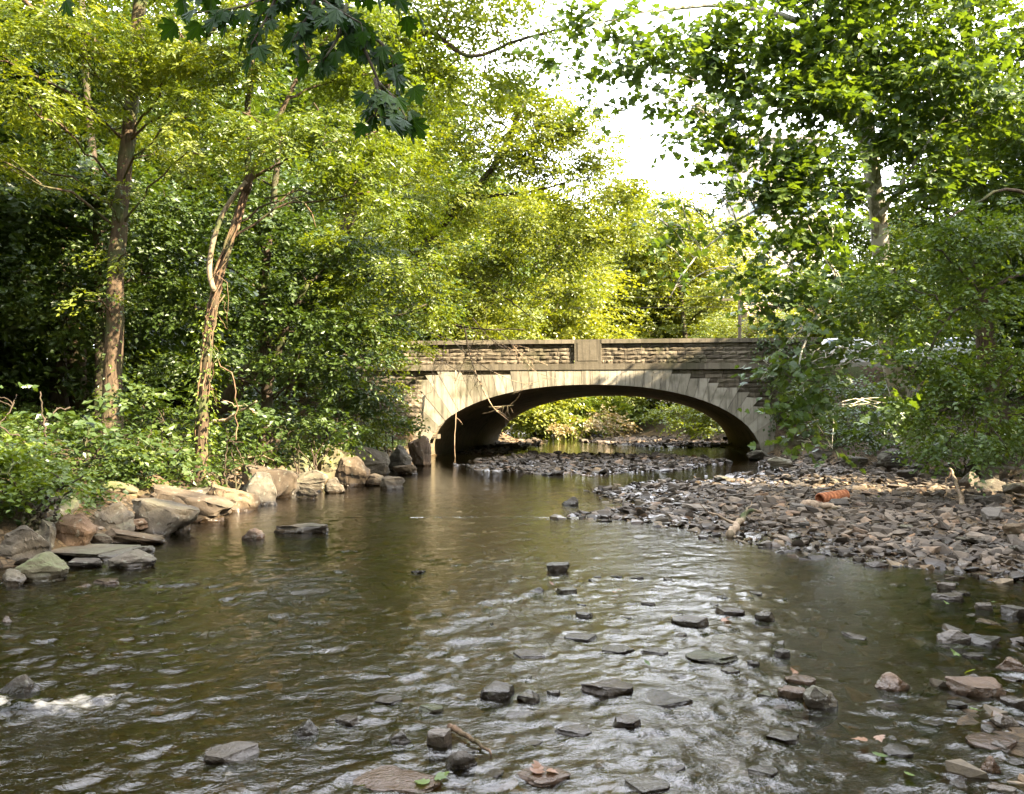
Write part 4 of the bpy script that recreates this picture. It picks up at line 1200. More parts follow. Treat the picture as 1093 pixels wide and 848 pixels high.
mt = tree('spreading_tree', 'broad olive green tree leaning over the left end of the bridge', 'tree',
     [([b, at(385, 360, 28), at(430, 290, 27.6), at(480, 230, 27.4), at(530, 180, 27.3), at(560, 110, 27.5)], .26, .09),
      ([at(420, 300, 27.7), at(470, 345, 26.9), at(510, 352, 26.6), at(560, 352, 26.4)], .07, .015),
      ([at(440, 278, 27.5), at(490, 290, 27), at(540, 318, 26.6), at(575, 345, 26.4)], .06, .012),
      ([at(500, 212, 27.4), at(570, 205, 27), at(620, 190, 26.7)], .07, .02)],
     [C(430, 250, 26.8, 38), C(478, 215, 26.6, 38), C(535, 170, 26.6, 38), C(585, 180, 26.6, 36), C(622, 215, 26.6, 32), C(565, 235, 26.4, 38), C(505, 275, 26.4, 36), C(445, 315, 26, 34), C(395, 300, 26.2, 36), C(640, 180, 26.8, 22), C(600, 260, 26.6, 34), C(640, 160, 27, 28), C(652, 205, 27, 24), C(618, 140, 27.2, 30), C(655, 245, 27, 20), C(668, 200, 27.2, 18), C(674, 238, 27.2, 16), C(600, 112, 27.4, 26), C(570, 95, 27.4, 26), C(560, 150, 27, 34), C(520, 320, 26.4, 26, .5, .6),
      C(500, 140, 26.8, 40), C(440, 170, 26.5, 42), C(550, 120, 27, 34), C(640, 250, 26.8, 24), C(590, 310, 27, 28, .6, .7), C(470, 345, 26, 22, .5, .7), C(405, 345, 25.6, 28), C(430, 372, 25.6, 20), C(555, 285, 26.8, 34), C(630, 300, 27.2, 24, .7, .7), C(460, 100, 27, 44), C(595, 135, 27, 28)],
     'mid', 'leaf_mid', 'bark_dark', seed=27, gaps=.18)
b = on_ground(-9.5, 24)
tree('tall_tree', 'tall thin leaved tree whose crooked bough reaches right across the sky', 'tree',
     [([b, at(345, 300, 23.5), at(390, 180, 22.5), at(420, 60, 22), at(430, -60, 21.5)], .24, .12),
      ([at(420, 60, 22), at(455, 30, 21), at(478, 45, 20.5), at(490, 60, 20.3), at(515, 62, 20.2), at(545, 45, 20), at(600, 30, 19.8)], .08, .03)],
     [C(430, 30, 20.5, 46), C(480, 20, 20.2, 40, .7, .7), C(470, 85, 20.8, 40), C(520, 90, 20.8, 34, .7, .8), C(530, 30, 20, 34, .7, .55), C(580, 25, 19.8, 32, .7, .5), C(500, -40, 20, 60), C(570, 70, 20.5, 26, .7, .55), C(410, 110, 21.5, 40), C(380, 40, 21, 44)],
     'mid', 'leaf_locust', 'bark', seed=28, gaps=.25)

# ---- generic wood trees, copied
def proto_tree(name, label, cat, group, h, rad, leaf, lmat, bark, seed, nclump=24, r0=.2, low=.07):
    rg = np.random.default_rng(seed)
    cl = []
    for k in range(nclump):
        z = h * (low + (1 - low) * ((k + .5) / nclump) ** .9)
        tt = (z / h - low) / (1 - low)
        rr = rad * (math.sin(math.pi * (.12 + .83 * tt)) ** .7)
        a = k * 2.4 + rg.uniform(-.5, .5)
        q = rr * rg.uniform(.45, 1.0)
        cl.append((q * math.cos(a), q * math.sin(a), z, rad * rg.uniform(.28, .42), .7))
    return tree(name, label, cat, [([(0, 0, 0), (rg.uniform(-.2, .2), rg.uniform(-.2, .2), h * .3), (rg.uniform(-.4, .4), rg.uniform(-.4, .4), h * .65), (0, 0, h * .95)], r0, r0 * .3)],
                cl, leaf, lmat, bark, group, seed)
def place(root, loc, rz=0, sc=1.0):
    root.location = loc; root.rotation_euler.z = rz; root.scale = (sc, sc, sc)
def dup(root, loc, rz, sc, label=None, group=None, lmat=None):
    r = root.copy(); COL.objects.link(r); place(r, loc, rz, sc)
    if label: r['label'] = label
    if group: r['group'] = group
    for ch in root.children:
        c = ch.copy(); COL.objects.link(c); c.parent = r; c.matrix_parent_inverse = ch.matrix_parent_inverse.copy()
        if lmat and ch.name.startswith('crown'):
            c.material_slots[0].link = 'OBJECT'; c.material_slots[0].material = M[lmat]
    return r
protos = [proto_tree('wood_tree', 'x', 'tree', 'x', 11 + k * 1.2, 3.6 + .3 * k, 'far', 'leaf_under', 'bark_dark', 60 + k, 26) for k in range(3)]
first = [True] * 3
rgp = np.random.default_rng(9)
def wood(x, y, k, sc, label, group, lmat='leaf_under', dz=-.2):
    loc = (x, y, gh(x, y) + dz); rz = rgp.uniform(0, 6.28)
    if first[k]:
        first[k] = False
        r = protos[k]; place(r, loc, rz, sc); r['label'] = label; r['group'] = group
        if lmat != 'leaf_under':
            c = to_root(r, 'crown'); c.material_slots[0].link = 'OBJECT'; c.material_slots[0].material = M[lmat]
        return r
    return dup(protos[k], loc, rz, sc, label, group, lmat if lmat != 'leaf_under' else None)

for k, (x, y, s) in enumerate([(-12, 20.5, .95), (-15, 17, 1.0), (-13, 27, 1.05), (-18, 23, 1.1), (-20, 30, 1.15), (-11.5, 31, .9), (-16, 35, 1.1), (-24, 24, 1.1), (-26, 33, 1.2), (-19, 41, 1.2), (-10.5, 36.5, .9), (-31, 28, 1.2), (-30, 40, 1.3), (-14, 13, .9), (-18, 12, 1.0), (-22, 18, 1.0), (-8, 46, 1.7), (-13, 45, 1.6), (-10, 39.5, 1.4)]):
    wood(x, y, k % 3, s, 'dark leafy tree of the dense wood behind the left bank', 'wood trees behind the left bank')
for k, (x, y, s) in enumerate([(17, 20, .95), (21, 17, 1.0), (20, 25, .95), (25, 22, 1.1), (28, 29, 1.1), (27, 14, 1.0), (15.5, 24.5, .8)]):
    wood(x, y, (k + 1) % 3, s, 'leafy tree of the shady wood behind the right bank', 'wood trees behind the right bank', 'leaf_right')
# trees beyond the bridge, in full sun
for k, (x, y, s, lm) in enumerate([(-5.5, 56, 1.5, 'leaf_far'), (-1.0, 62, 1.6, 'leaf_far'), (3.0, 68, 1.6, 'leaf_far'), (-10, 62, 1.7, 'leaf_far'), (7.2, 76, 1.5, 'leaf_far'), (-6, 74, 1.9, 'leaf_far'), (-15, 54, 1.6, 'leaf_mid'), (-22, 60, 1.7, 'leaf_mid'), (11.5, 86, 1.5, 'leaf_far'), (-15, 80, 1.8, 'leaf_far'), (18, 96, 1.6, 'leaf_far'), (13.5, 86, 1.75, 'leaf_far'), (9.5, 82, 1.65, 'leaf_far'), (-2.6, 50.5, 1.0, 'leaf_far'), (2.5, 80, 1.8, 'leaf_far')]):
    wood(x, y, k % 3, s, 'sunny yellow green tree beyond the left half of the bridge', 'sunny trees beyond the bridge', lm)
for k, (x, y, s, lm) in enumerate([(16.5, 62, .62, 'leaf_mid'), (19.5, 58, .7, 'leaf_far'), (24, 62, .85, 'leaf_far'), (17.5, 78, 1.55, 'leaf_far'), (20.5, 86, 1.7, 'leaf_far'), (24.5, 90, 1.65, 'leaf_far'), (26, 60, .7, 'leaf_mid'), (23, 80, .75, 'leaf_far'), (30, 72, .9, 'leaf_far'), (35, 58, .9, 'leaf_mid'), (27.5, 50, .55, 'leaf_far'), (40, 70, 1.0, 'leaf_mid'), (23.5, 47, .85, 'leaf_mid'), (27, 52, .9, 'leaf_mid'), (34, 47, 1.1, 'leaf_mid')]):
    wood(x, y, (k + 2) % 3, s, 'low rounded tree beyond the right half of the bridge', 'low trees beyond the right half of the bridge', lm)
# trees just out of the picture on the right bank and behind the camera: they stand in the sun's way
for k, (x, y, s) in enumerate([(13.0, 5.0, .85), (16, -2.5, 1.15), (11.5, -7, .85), (17, -8, 1.2), (15, -14, 1.1), (22, 3, 1.2), (-10, 0, 1.05), (-11.5, -7, 1.1), (-16, -3, 1.2), (-10, -14, 1.1), (-4, -21, 1.2), (3, -24, 1.25), (9, -19, 1.1), (-1, -31, 1.3), (20, -16, 1.2)]):
    wood(x, y, k % 3, s, 'leafy tree standing outside the picture round the camera', 'trees out of the picture', 'leaf_right')

# ---- shrubs
def shrub(name, label, clumps, leaf, lmat, seed, group=None, cat='shrub', nst=7):
    rg = np.random.default_rng(seed)
    cs = np.array([c[:3] for c in clumps])
    bx, by = cs[:, 0].mean(), cs[:, 1].mean()
    base = on_ground(bx, by, -.05)
    stems = []
    for k in range(nst):
        c = cs[rg.integers(len(cs))]
        p1 = c + rg.normal(0, .15, 3)
        p0 = base + np.array([rg.uniform(-.3, .3), rg.uniform(-.3, .3), 0])
        stems.append((np.array([p0, (p0 + p1) / 2 + np.array([0, 0, .15 * np.linalg.norm(p1 - p0)]), p1]), .022, .008))
    return tree(name, label, cat, stems, clumps, leaf, lmat, 'bark_dark', group, seed, gaps=.12, limbs=True, trunk_name='stems', limb_r=.1)
shrub('shrub', 'bright yellow green shrub over the boulders at the left edge', [C(18, 495, 8.6, 30), C(60, 508, 8.6, 22), C(-20, 505, 8.4, 34), C(45, 522, 8.5, 15), C(8, 522, 8.4, 16), C(75, 525, 8.7, 10)], 'bush', 'leaf_bright', 31)
shrub('shrub', 'airy tall shrub with thin dark stems left of the thick trunk', [C(40, 450, 11, 36, .7, .5), C(90, 465, 11, 30, .7, .5), C(15, 430, 11.2, 26, .7, .4), C(75, 435, 11.4, 20, .7, .4), C(112, 450, 11.6, 18, .7, .5), C(30, 480, 10.6, 26, .7, .6), C(-20, 450, 10.5, 36, .7, .6), C(130, 470, 11.5, 18)], 'under', 'leaf_under', 32)
shrub('shrub', 'green leafy shrub between the thick trunk and the vine wrapped tree', [C(150, 430, 13.2, 28), C(175, 450, 13.2, 24), C(160, 475, 12.8, 22), C(190, 480, 12.8, 20), C(140, 490, 12.4, 22), C(110, 490, 12, 24)], 'under', 'leaf_under', 33)
shrub('shrub', 'low leafy shrub right of the foot of the vine wrapped tree', [C(245, 470, 14.6, 24), C(265, 440, 15.5, 24), C(240, 495, 14, 14), C(275, 480, 15.6, 18), C(225, 505, 13.4, 9)], 'under', 'leaf_under', 34)
shrub('shrub', 'shaded shrub drooping over the mossy boulders', [C(310, 460, 17.5, 20), C(330, 445, 18, 22), C(355, 455, 18.5, 20), C(300, 430, 18.2, 22), C(372, 462, 19.5, 14)], 'under', 'leaf_under', 35)
shrub('shrub', 'dark shrub beside the foot of the bridge on the left bank', [C(395, 460, 24, 14), C(410, 445, 25, 16), C(420, 415, 27, 15), C(425, 450, 26, 10), C(410, 390, 27.5, 18)], 'under', 'leaf_mid', 36)
shrub('shrub', 'far sunlit shrub seen through the arch at left', [C(560, 450, 62, 12), C(580, 440, 64, 14), C(605, 440, 66, 15), C(630, 435, 68, 15), C(655, 438, 70, 14), C(545, 440, 60, 12), C(590, 455, 64, 8), C(680, 440, 72, 12), C(615, 425, 66, 14), C(575, 425, 64, 14), C(650, 422, 70, 14)], 'far', 'leaf_bright', 37)
M['leaf_straw'] = leaf_mat('dry reed', (0.22, 0.17, 0.075), (0.34, 0.27, 0.13), (0.45, 0.38, 0.21), 0.35, (1.2, 1.05, .7))
shrub('reeds', 'pale dry reeds in full sun on the far bank seen through the arch', [C(625, 450, 55, 9), C(645, 448, 56, 10), C(665, 452, 57, 8), C(608, 454, 55, 7), C(585, 456, 54, 7), C(655, 460, 56, 6)], 'far', 'leaf_straw', 45, cat='reeds')
shrub('shrub', 'dark shrub seen through the arch at right', [C(712, 440, 56, 14), C(735, 438, 54, 14), C(755, 445, 52, 12), C(770, 440, 50, 14), C(750, 428, 52, 16), C(722, 452, 50, 9), C(742, 455, 49, 9), C(762, 458, 48.5, 9), C(700, 448, 55, 10)], 'far', 'leaf_mid', 38)
shrub('shrub', 'dark undergrowth shrub on the right bank below the road', [C(900, 440, 25, 20), C(930, 450, 23.5, 20), C(880, 450, 27, 16), C(872, 418, 29, 18), C(905, 412, 28.5, 20), C(940, 415, 27.5, 22), C(855, 430, 29.5, 12), C(915, 460, 23, 16), C(858, 440, 29.0, 12)], 'under', 'leaf_under', 39)
shrub('shrub', 'leafy shrub on the right bank behind the boulder pile', [C(1010, 470, 19, 22), C(1050, 465, 18.5, 24), C(985, 480, 20, 16), C(1085, 470, 18, 26), C(1030, 485, 18.4, 14)], 'under', 'leaf_right', 40)
shrub('weed', 'small bright green weed tuft growing on the gravel bar', [C(936, 536, 14.2, 7, .8, 1.5), C(943, 538, 14.1, 5, .8, 1.5)], 'bush', 'leaf_bright', 41, cat='plant', nst=3)

# ground cover on the left bank and the right slope
def cover(name, label, pts, size, mat, seed, hmax):
    rg = np.random.default_rng(seed)
    n = len(pts)
    o = pts + np.stack([rg.normal(0, .05, n), rg.normal(0, .05, n), hmax * rg.uniform(.1, 1, n) ** 1.4], -1)
    a = rg.uniform(0, 6.28, n)
    d = np.stack([np.cos(a), np.sin(a), rg.uniform(-.2, .6, n)], -1)
    L = leaves_on(o, d, np.full(n, .22) * rg.uniform(.6, 1.3, n), 6, size, 'ovate', rg, .8)
    V, F, k = leaf_arrays(*L[:4], 'ovate')
    tag(link(name, mesh_np(name, V, [F], M[mat], False, {'rnd': np.repeat(L[4], k)})), label, 'undergrowth', kind='stuff')
rg = np.random.default_rng(55)
y = rg.uniform(5, 33, 30000); x = xl(y) - 0.4 - 8 * rg.uniform(0, 1, 30000) ** 1.7
h = ground_h(x, y)
ok = (n2(x, y, .9, 71) > -.25) & (h > .32) & (np.abs(x) < .72 * y + 1) & (rg.uniform(0, 1, 30000) < .5)
cover('ground_cover', 'low green leafy plants covering the left bank above the boulders', np.stack([x, y, h], -1)[ok], .085, 'leaf_under', 56, .38)
y = rg.uniform(8, 31, 16000); x = xr(y) + .6 + 7 * rg.uniform(0, 1, 16000) ** 1.4
h = ground_h(x, y)
ok = (n2(x, y, 1.1, 72) > .05) & (np.abs(x) < .72 * y + 1) & (rg.uniform(0, 1, 16000) < .5)
cover('ground_cover', 'low green plants scattered over the shady right bank', np.stack([x, y, h], -1)[ok], .085, 'leaf_under', 57, .25)

# ---- right bank trees
b = on_ground(11.6, 22.0)
syc = tree('sycamore_tree', 'sycamore with pale grey trunk and big lobed leaves over the right gravel bar', 'tree',
     [([b, at(948, 380, 20.5), at(943, 280, 19.2), at(935, 210, 18.6), at(926, 150, 18.4), at(915, 80, 18.2), at(907, 20, 18), at(900, -80, 17.8)], .26, .15),
      ([at(930, 195, 18.5), at(895, 197, 18), at(860, 202, 17.5), at(825, 214, 17.2), at(790, 233, 17), at(755, 262, 16.8), at(728, 290, 16.7), at(715, 318, 16.7)], .05, .012),
      ([at(912, 60, 18.1), at(850, 20, 17.2), at(780, 5, 16.5), at(700, 10, 16), at(620, 30, 15.6)], .09, .02),
      ([at(918, 95, 18.2), at(870, 60, 17.5), at(810, 48, 17), at(745, 50, 16.6)], .06, .015),
      ([at(938, 232, 18.6), at(960, 200, 18), at(985, 160, 17.5), at(1010, 120, 17.2)], .05, .02),
      ([at(926, 150, 18.4), at(880, 120, 17.8), at(830, 118, 17.2), at(780, 140, 16.8)], .05, .015),
      ([at(943, 280, 18.8), at(905, 300, 17.6), at(870, 340, 16.6), at(850, 390, 16), at(862, 440, 15.7), at(888, 478, 15.6)], .045, .010),
      ([at(870, 340, 16.6), at(835, 370, 16.2), at(812, 405, 16)], .022, .008)],
     [C(792, 110, 16.8, 36), C(850, 90, 17.2, 44), C(765, 60, 16.6, 32), C(832, 150, 17, 38), C(882, 175, 17.4, 34), C(805, 25, 16.6, 44), C(742, 30, 16.3, 36, .7, .7), C(690, 28, 16, 34, .6, .75), C(640, 25, 15.7, 32, .6, .75), C(655, 72, 15.9, 24, .6, .75), C(690, 72, 16, 22, .6, .75), C(610, 60, 15.7, 22, .6, .75), C(715, 60, 16, 20, .6, .75),
      C(880, 30, 17.4, 46), C(940, 60, 17.8, 44), C(935, 125, 17.8, 36), C(985, 140, 17.3, 36), C(862, 240, 17, 32), C(888, 282, 17.4, 28), C(735, 110, 16.6, 18, .6, .7), C(780, 170, 16.8, 20, .6, .6),
      C(735, 215, 16.8, 14, .6, .6), C(712, 262, 16.7, 16, .6, .7), C(730, 300, 16.7, 14, .6, .6), C(700, 230, 16.6, 12, .6, .5), C(760, 245, 16.8, 12, .5, .6), C(880, 320, 16.6, 34), C(862, 352, 16.2, 22), C(845, 395, 16, 18, .8, 0.75), C(862, 405, 15.8, 22, .8, .7), C(848, 425, 15.7, 16, .8, .7), C(875, 445, 15.6, 16, .9, 0.75), C(888, 475, 15.6, 12, .9, 0.75), C(858, 450, 15.6, 12, .9, 0.75), C(826, 402, 15.9, 12, .8, 0.75), C(840, 442, 15.7, 12, .8, 0.75), C(855, 470, 15.6, 11, .8, 0.75), C(880, 425, 15.6, 18, .8, 0.75), C(845, 385, 15.9, 18, .8, 0.75), C(815, 385, 16, 9, .8, 0.75), C(840, 300, 16.8, 24), C(920, 215, 18.6, 22), C(890, -40, 17, 70), C(810, -60, 16.8, 52), C(880, -130, 17, 80), C(980, -90, 17, 80), C(830, -170, 17, 64), C(900, -230, 17, 80), C(905, 372, 16.4, 22, .7, 1.0), C(872, 378, 16.6, 18, .7, 1.0), C(940, 370, 16.4, 18, .7, .8), C(700, 108, 16.2, 16, .6, .7), C(722, 148, 16.4, 14, .6, .7), C(738, 186, 16.6, 16, .6, .7), C(640, 108, 15.9, 14, .6, .6), C(720, 240, 16.6, 14, .6, .7), C(690, 92, 16, 20, .6, .7), C(870, 60, 16.8, 40), C(960, 30, 17, 44), C(985, 90, 17, 40), C(1030, 60, 17, 44), C(1000, 180, 17, 34), C(880, 222, 17, 24), C(840, 115, 16.6, 34), C(870, 200, 17, 30), C(780, 240, 16.8, 16), C(748, 150, 16.6, 16), C(1050, 120, 17, 40), C(885, 120, 17, 30), C(930, 330, 17, 28), C(918, 115, 17, 26), C(905, 300, 17, 28), C(938, 430, 18, 24), C(935, 75, 17, 28), C(945, 300, 17.2, 26), C(800, 205, 16.8, 24), C(832, 205, 17, 26), C(850, 195, 17.4, 24), C(822, 262, 17, 24), C(788, 285, 17, 18, .7, .7), C(770, 215, 16.8, 14, .7, .7), C(822, 322, 17, 20), C(790, 70, 16.6, 30), C(800, 150, 16.8, 26), C(910, 30, 17, 30)],
     'syc', 'leaf_syc', 'bark_syc', seed=29, gaps=.22)
b = on_ground(13.6, 15.5)
tree('elm_tree', 'dense small leaved tree hanging low over the right end of the gravel bar', 'tree',
     [([b, at(1215, 400, 15.2), at(1180, 300, 15), at(1140, 200, 14.8), at(1110, 100, 14.6)], .22, .08),
      ([at(1180, 300, 15), at(1090, 290, 14), at(1020, 330, 13.6), at(975, 400, 13.4)], .06, .012),
      ([at(1200, 350, 15.1), at(1100, 370, 13.8), at(1040, 430, 13.2)], .05, .012),
      ([at(1150, 220, 14.8), at(1070, 200, 14), at(1000, 240, 13.8)], .05, .012)],
     [C(1000, 265, 13.8, 40), C(1060, 240, 13.8, 44), C(1040, 315, 13.6, 42), C(982, 335, 13.7, 34), C(1085, 375, 13.4, 40), C(1015, 390, 13.4, 36), C(965, 392, 13.6, 26), C(1050, 435, 13.2, 34), C(1000, 440, 13.3, 24), C(1095, 450, 13, 30), C(955, 300, 14.2, 28), C(975, 445, 13.5, 16), C(1040, 475, 13, 18), C(1010, 480, 13.2, 14), C(1075, 480, 12.8, 18)],
     'elm', 'leaf_right', 'bark_dark', seed=30, gaps=.12)
b = on_ground(13.0, 20.5)
tree('oak_tree', 'tall dark leaved tree behind the dense small leaved one at upper right', 'tree',
     [([b, at(1050, 360, 20.5), at(1045, 250, 20.4), at(1040, 120, 20.2), at(1030, 0, 20), at(1020, -100, 20)], .24, .12)],
     [C(1000, 85, 19, 44), C(1060, 50, 19, 50), C(1085, 140, 18.8, 46), C(1015, 175, 19, 40), C(1050, 200, 19, 40), C(965, 5, 19, 46), C(1120, 20, 19, 60), C(1040, -40, 19, 70), C(975, 215, 19.5, 32), C(900, 200, 21, 30), C(868, 150, 21, 30), C(932, 240, 21, 28), C(985, 240, 20.5, 30), C(940, 160, 21, 30), C(880, 245, 21.5, 22), C(835, 205, 21.5, 20), C(955, 112, 20.5, 34), C(852, 255, 21.5, 20), C(905, 95, 20.5, 30), C(1000, 130, 20.5, 34), C(930, 295, 21, 22), C(960, 70, 19.6, 34), C(1010, 20, 18.6, 46), C(1090, 250, 19, 40), C(1005, 300, 19.5, 36), C(960, 350, 19.5, 30)],
     'under', 'leaf_right', 'bark', seed=42)

# ---- overhanging bough near the camera (its trunk stands out of the picture on the left bank)
rg = np.random.default_rng(61)
mp = empty('maple_tree', on_ground(-6.9, 2.0), 'dark bough with big pointed lobed leaves hanging into the top left, close by', 'tree')
wdm = MB()
bb = on_ground(-6.9, 2.0)
wdm.tube(smooth_path([bb, bb + np.array([.1, .1, 3]), bb + np.array([.3, .3, 6]), bb + np.array([.3, .6, 9])], 20), np.linspace(.28, .14, 20), 12, rough=.04)
limb = smooth_path([bb + np.array([.2, .2, 4.6]), (-4.5, 3.2, 5.6), (-2.6, 4.0, 5.1), (-1.5, 4.3, 4.55), at(330, -30, 4.3), at(385, 30, 4.2), at(400, 85, 4.1), at(420, 125, 4.05)], 40)
wdm.tube(limb, np.linspace(.10, .004, 40), 8)
tw = [([at(330, -30, 4.3), at(285, 0, 4.2), at(240, 12, 4.1), at(200, 14, 4.05)], 9), ([at(300, -15, 4.25), at(285, 20, 4.1), at(268, 48, 4.05)], 6), ([at(345, -25, 4.3), at(330, 15, 4.2), at(312, 45, 4.1)], 7), ([at(370, 5, 4.2), at(362, 40, 4.1), at(345, 65, 4.0)], 7),
      ([at(385, 30, 4.2), at(412, 50, 4.2), at(430, 85, 4.2)], 6), ([at(400, 85, 4.1), at(405, 105, 4.0), at(400, 125, 3.95)], 5), ([at(330, -45, 4.3), at(390, -20, 4.4), at(440, 0, 4.5)], 6), ([at(405, 90, 4.1), at(425, 110, 4.05), at(434, 128, 4.0)], 6), ([(-1.5, 4.3, 4.55), at(250, -25, 4.3), at(200, -12, 4.2)], 7),
      ([at(350, -10, 4.3), at(378, 20, 4.25), at(395, 50, 4.2)], 7), ([at(310, -30, 4.3), at(350, 5, 4.1), at(385, 25, 4.0)], 7), ([(-2.2, 4.1, 4.9), at(90, -60, 4.1), at(72, -12, 4.0)], 2)]
lp, lf, ln, ls, lr = [], [], [], [], []
for pts, n in tw:
    P = smooth_path(pts, 14); wdm.tube(P, np.linspace(.012, .004, 14), 5)
    n = int(n * 2.7)
    for k in range(n):
        q = P[int(13 * (k + 1) / n)]
        d = P[-1] - P[0]; d /= np.linalg.norm(d)
        s_ = np.cross(d, [0, 0, 1.0]); s_ /= np.linalg.norm(s_) + 1e-6
        f = d * .5 + s_ * (1 if k % 2 else -1) * rg.uniform(.3, 1.0) + np.array([0, -.1, -rg.uniform(.25, .9)]) + rg.normal(0, .2, 3)
        f /= np.linalg.norm(f)
        e = q + f * .07 + rg.normal(0, .02, 3)
        wdm.tube(np.array([q, (q + e) / 2 + [0, 0, .008], e]), .0016, 4, False)
        lp.append(e); lf.append(f + np.array([0, 0, -.15])); ln.append(np.array([rg.normal(0, .5), -.45 + rg.normal(0, .4), .85])); ls.append(rg.uniform(.07, .135)); lr.append(rg.uniform(0, 1))
V, F, k = leaf_arrays(np.array(lp), np.array(lf), np.array(ln), np.array(ls), 'oak')
# curl
wdm.build('trunk', M['bark_dark'], mp, True)
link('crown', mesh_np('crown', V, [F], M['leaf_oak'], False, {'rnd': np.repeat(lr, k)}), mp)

# ---- dead wood
rg = np.random.default_rng(71)
def twigs(name, label, paths, mat, group=None, cat='branch', forks=2):
    mb = MB()
    for pts, r in paths:
        P = smooth_path(pts, 18) + rg.normal(0, min(.012, r * .22), (18, 3))
        mb.tube(P, np.linspace(r, r * .35, 18), 6)
        for f in range(forks):
            k = rg.integers(5, 16)
            e = P[k] + rg.normal(0, .35, 3) + np.array([0, 0, -.25])
            mb.tube(wob(P[k], e, 8, .15, rg), np.linspace(r * .4, .003, 8), 4, False)
    return tag(mb.build(name, M[mat], None, True), label, cat, group)
Yd = 29.6
twigs('dead_branch', 'tangle of dead pale twigs hanging before the left haunch of the arch',
      [([at(452, 352, Yd - 1), at(475, 362, Yd - .6), at(500, 368, Yd - .3), at(530, 362, Yd)], .020), ([at(462, 345, Yd - 1), at(468, 372, Yd - .8), at(460, 400, Yd - .8), at(468, 425, Yd - .8)], .018), ([at(520, 348, Yd), at(512, 372, Yd), at(500, 400, Yd - .3), at(498, 425, Yd - .4)], .016), ([at(440, 362, Yd - 1.5), at(470, 385, Yd - 1), at(492, 398, Yd - .6), at(508, 396, Yd - .4)], .020), ([at(495, 345, Yd), at(500, 375, Yd - .3), at(512, 410, Yd - .5), at(525, 435, Yd - .7), at(543, 449, Yd - .8)], .038),
       ([at(470, 350, Yd), at(490, 372, Yd), at(520, 395, Yd), at(560, 412, Yd - .2), at(583, 405, Yd - .2)], 0.024),
       ([at(505, 340, Yd), at(520, 360, Yd), at(538, 372, Yd), at(556, 385, Yd)], 0.022),
       ([at(510, 355, Yd), at(495, 385, Yd), at(485, 410, Yd)], 0.022), ([at(525, 435, Yd - .7), at(535, 434, Yd - .7), at(548, 433, Yd - .7)], 0.019),
       ([at(480, 345, Yd), at(472, 380, Yd), at(470, 400, Yd)], 0.019), ([at(530, 350, Yd), at(556, 378, Yd), at(570, 398, Yd), at(600, 406, Yd)], 0.016),
       ([at(500, 375, Yd), at(535, 365, Yd), at(565, 372, Yd)], 0.016), ([at(488, 350, Yd), at(505, 352, Yd), at(560, 380, Yd), at(585, 390, Yd)], 0.015)], 'twig', forks=9)
twigs('hanging_branch', 'bare pale stem dangling from the arch into the water at left', [([at(486, 395, 31.6), at(487, 440, 31.5), at(485, 470, 31.4), at(486, 492, 31.3)], .028)], 'twig', forks=1)
twigs('fallen_branch', 'dead branch lying low across the bushes on the left bank', [([at(225, 452, 14.8), at(245, 447, 14.6), at(262, 436, 14.4), at(275, 428, 14.2)], .045)], 'twig', forks=2)
twigs('fallen_branch', 'bare pale branch lying on the boulders behind the long brown slab', [([at(243, 494, 16.3), at(262, 489, 16.2), at(280, 486, 16.2), at(292, 492, 16)], .03)], 'twig', forks=1)
def g2(px, py, dz=.03):
    p = hit(px, py); return np.array([p[0], p[1], max(p[2], 0) + dz])
twigs('stick', 'brown stick lying in the water behind the squared pale stone', [([g2(480, 783), g2(495, 792), g2(510, 800), g2(525, 808, .01)], .016)], 'bark_red', forks=0)
twigs('driftwood', 'bent pale driftwood branch on the edge of the gravel bar', [([g2(779, 574, .04), g2(790, 566, .12), g2(800, 558, .20), g2(812, 556, .12)], .06)], 'twig', forks=2)
twigs('driftwood', 'pale log lying flat on the gravel bar left of the weed tuft', [([g2(857, 543, .06), g2(875, 544, .07), g2(897, 546, .06)], .085)], 'twig', forks=0)
twigs('driftwood', 'short leaning dead stick on the right of the gravel bar', [([g2(1028, 541, .0), g2(1022, 534, .25), g2(1015, 526, .5)], .045)], 'twig', forks=1)
# broken ribbed clay pipe
t = NT('clay'); M['clay'] = t.pbr(t.ramp(t.noise(t.pos(), 12, 5, .7), [(.3, (.30, .10, .045)), (.7, (.52, .22, .10))]), .85)
a = g2(875, 537, .07); bq = g2(902, 534, .09)
mbp = MB(); s_ = np.linspace(0, 1, 64)
Pp = a + (bq - a) * s_[:, None]
mbp.tube(Pp, .085 + .014 * np.sign(np.sin(s_ * 46)), 14, False, rough=.01)
mbp.tube(Pp[::-1], np.full(64, .062), 14, False)
tag(mbp.build('pipe', M['clay']), 'short broken orange clay pipe with ribs, lying on the gravel bar', 'pipe')
# loose leaves
def loose(name, label, pxs, mat, size):
    q = np.array([g2(*p, .035) for p in pxs]); n = len(q)
    rg = np.random.default_rng(n + 5)
    V, F, k = leaf_arrays(q, np.stack([rg.normal(0, 1, n), rg.normal(0, 1, n), rg.normal(0, .15, n)], -1), np.array([0, 0, 1.0]) + rg.normal(0, .25, (n, 3)), size * rg.uniform(.7, 1.2, n), 'lobed')
    tag(link(name, mesh_np(name, V, [F], M[mat], False, {'rnd': np.repeat(rg.uniform(0, 1, n), k)})), label, 'leaves', kind='stuff')
loose('fallen_leaves', 'orange dead leaves caught against the stones in the stream', [(578, 828), (584, 832), (570, 834), (655, 637), (660, 634), (780, 664), (770, 668), (938, 795), (925, 800), (848, 722), (588, 628)], 'leaf_dead', .06)
loose('fallen_leaves', 'green fallen leaves floating in the right shallows', [(1020, 702), (1036, 764), (938, 817), (969, 838), (1060, 648), (1040, 722), (465, 840), (475, 836), (455, 846), (1010, 648), (690, 715)], 'leaf_bright', .055)

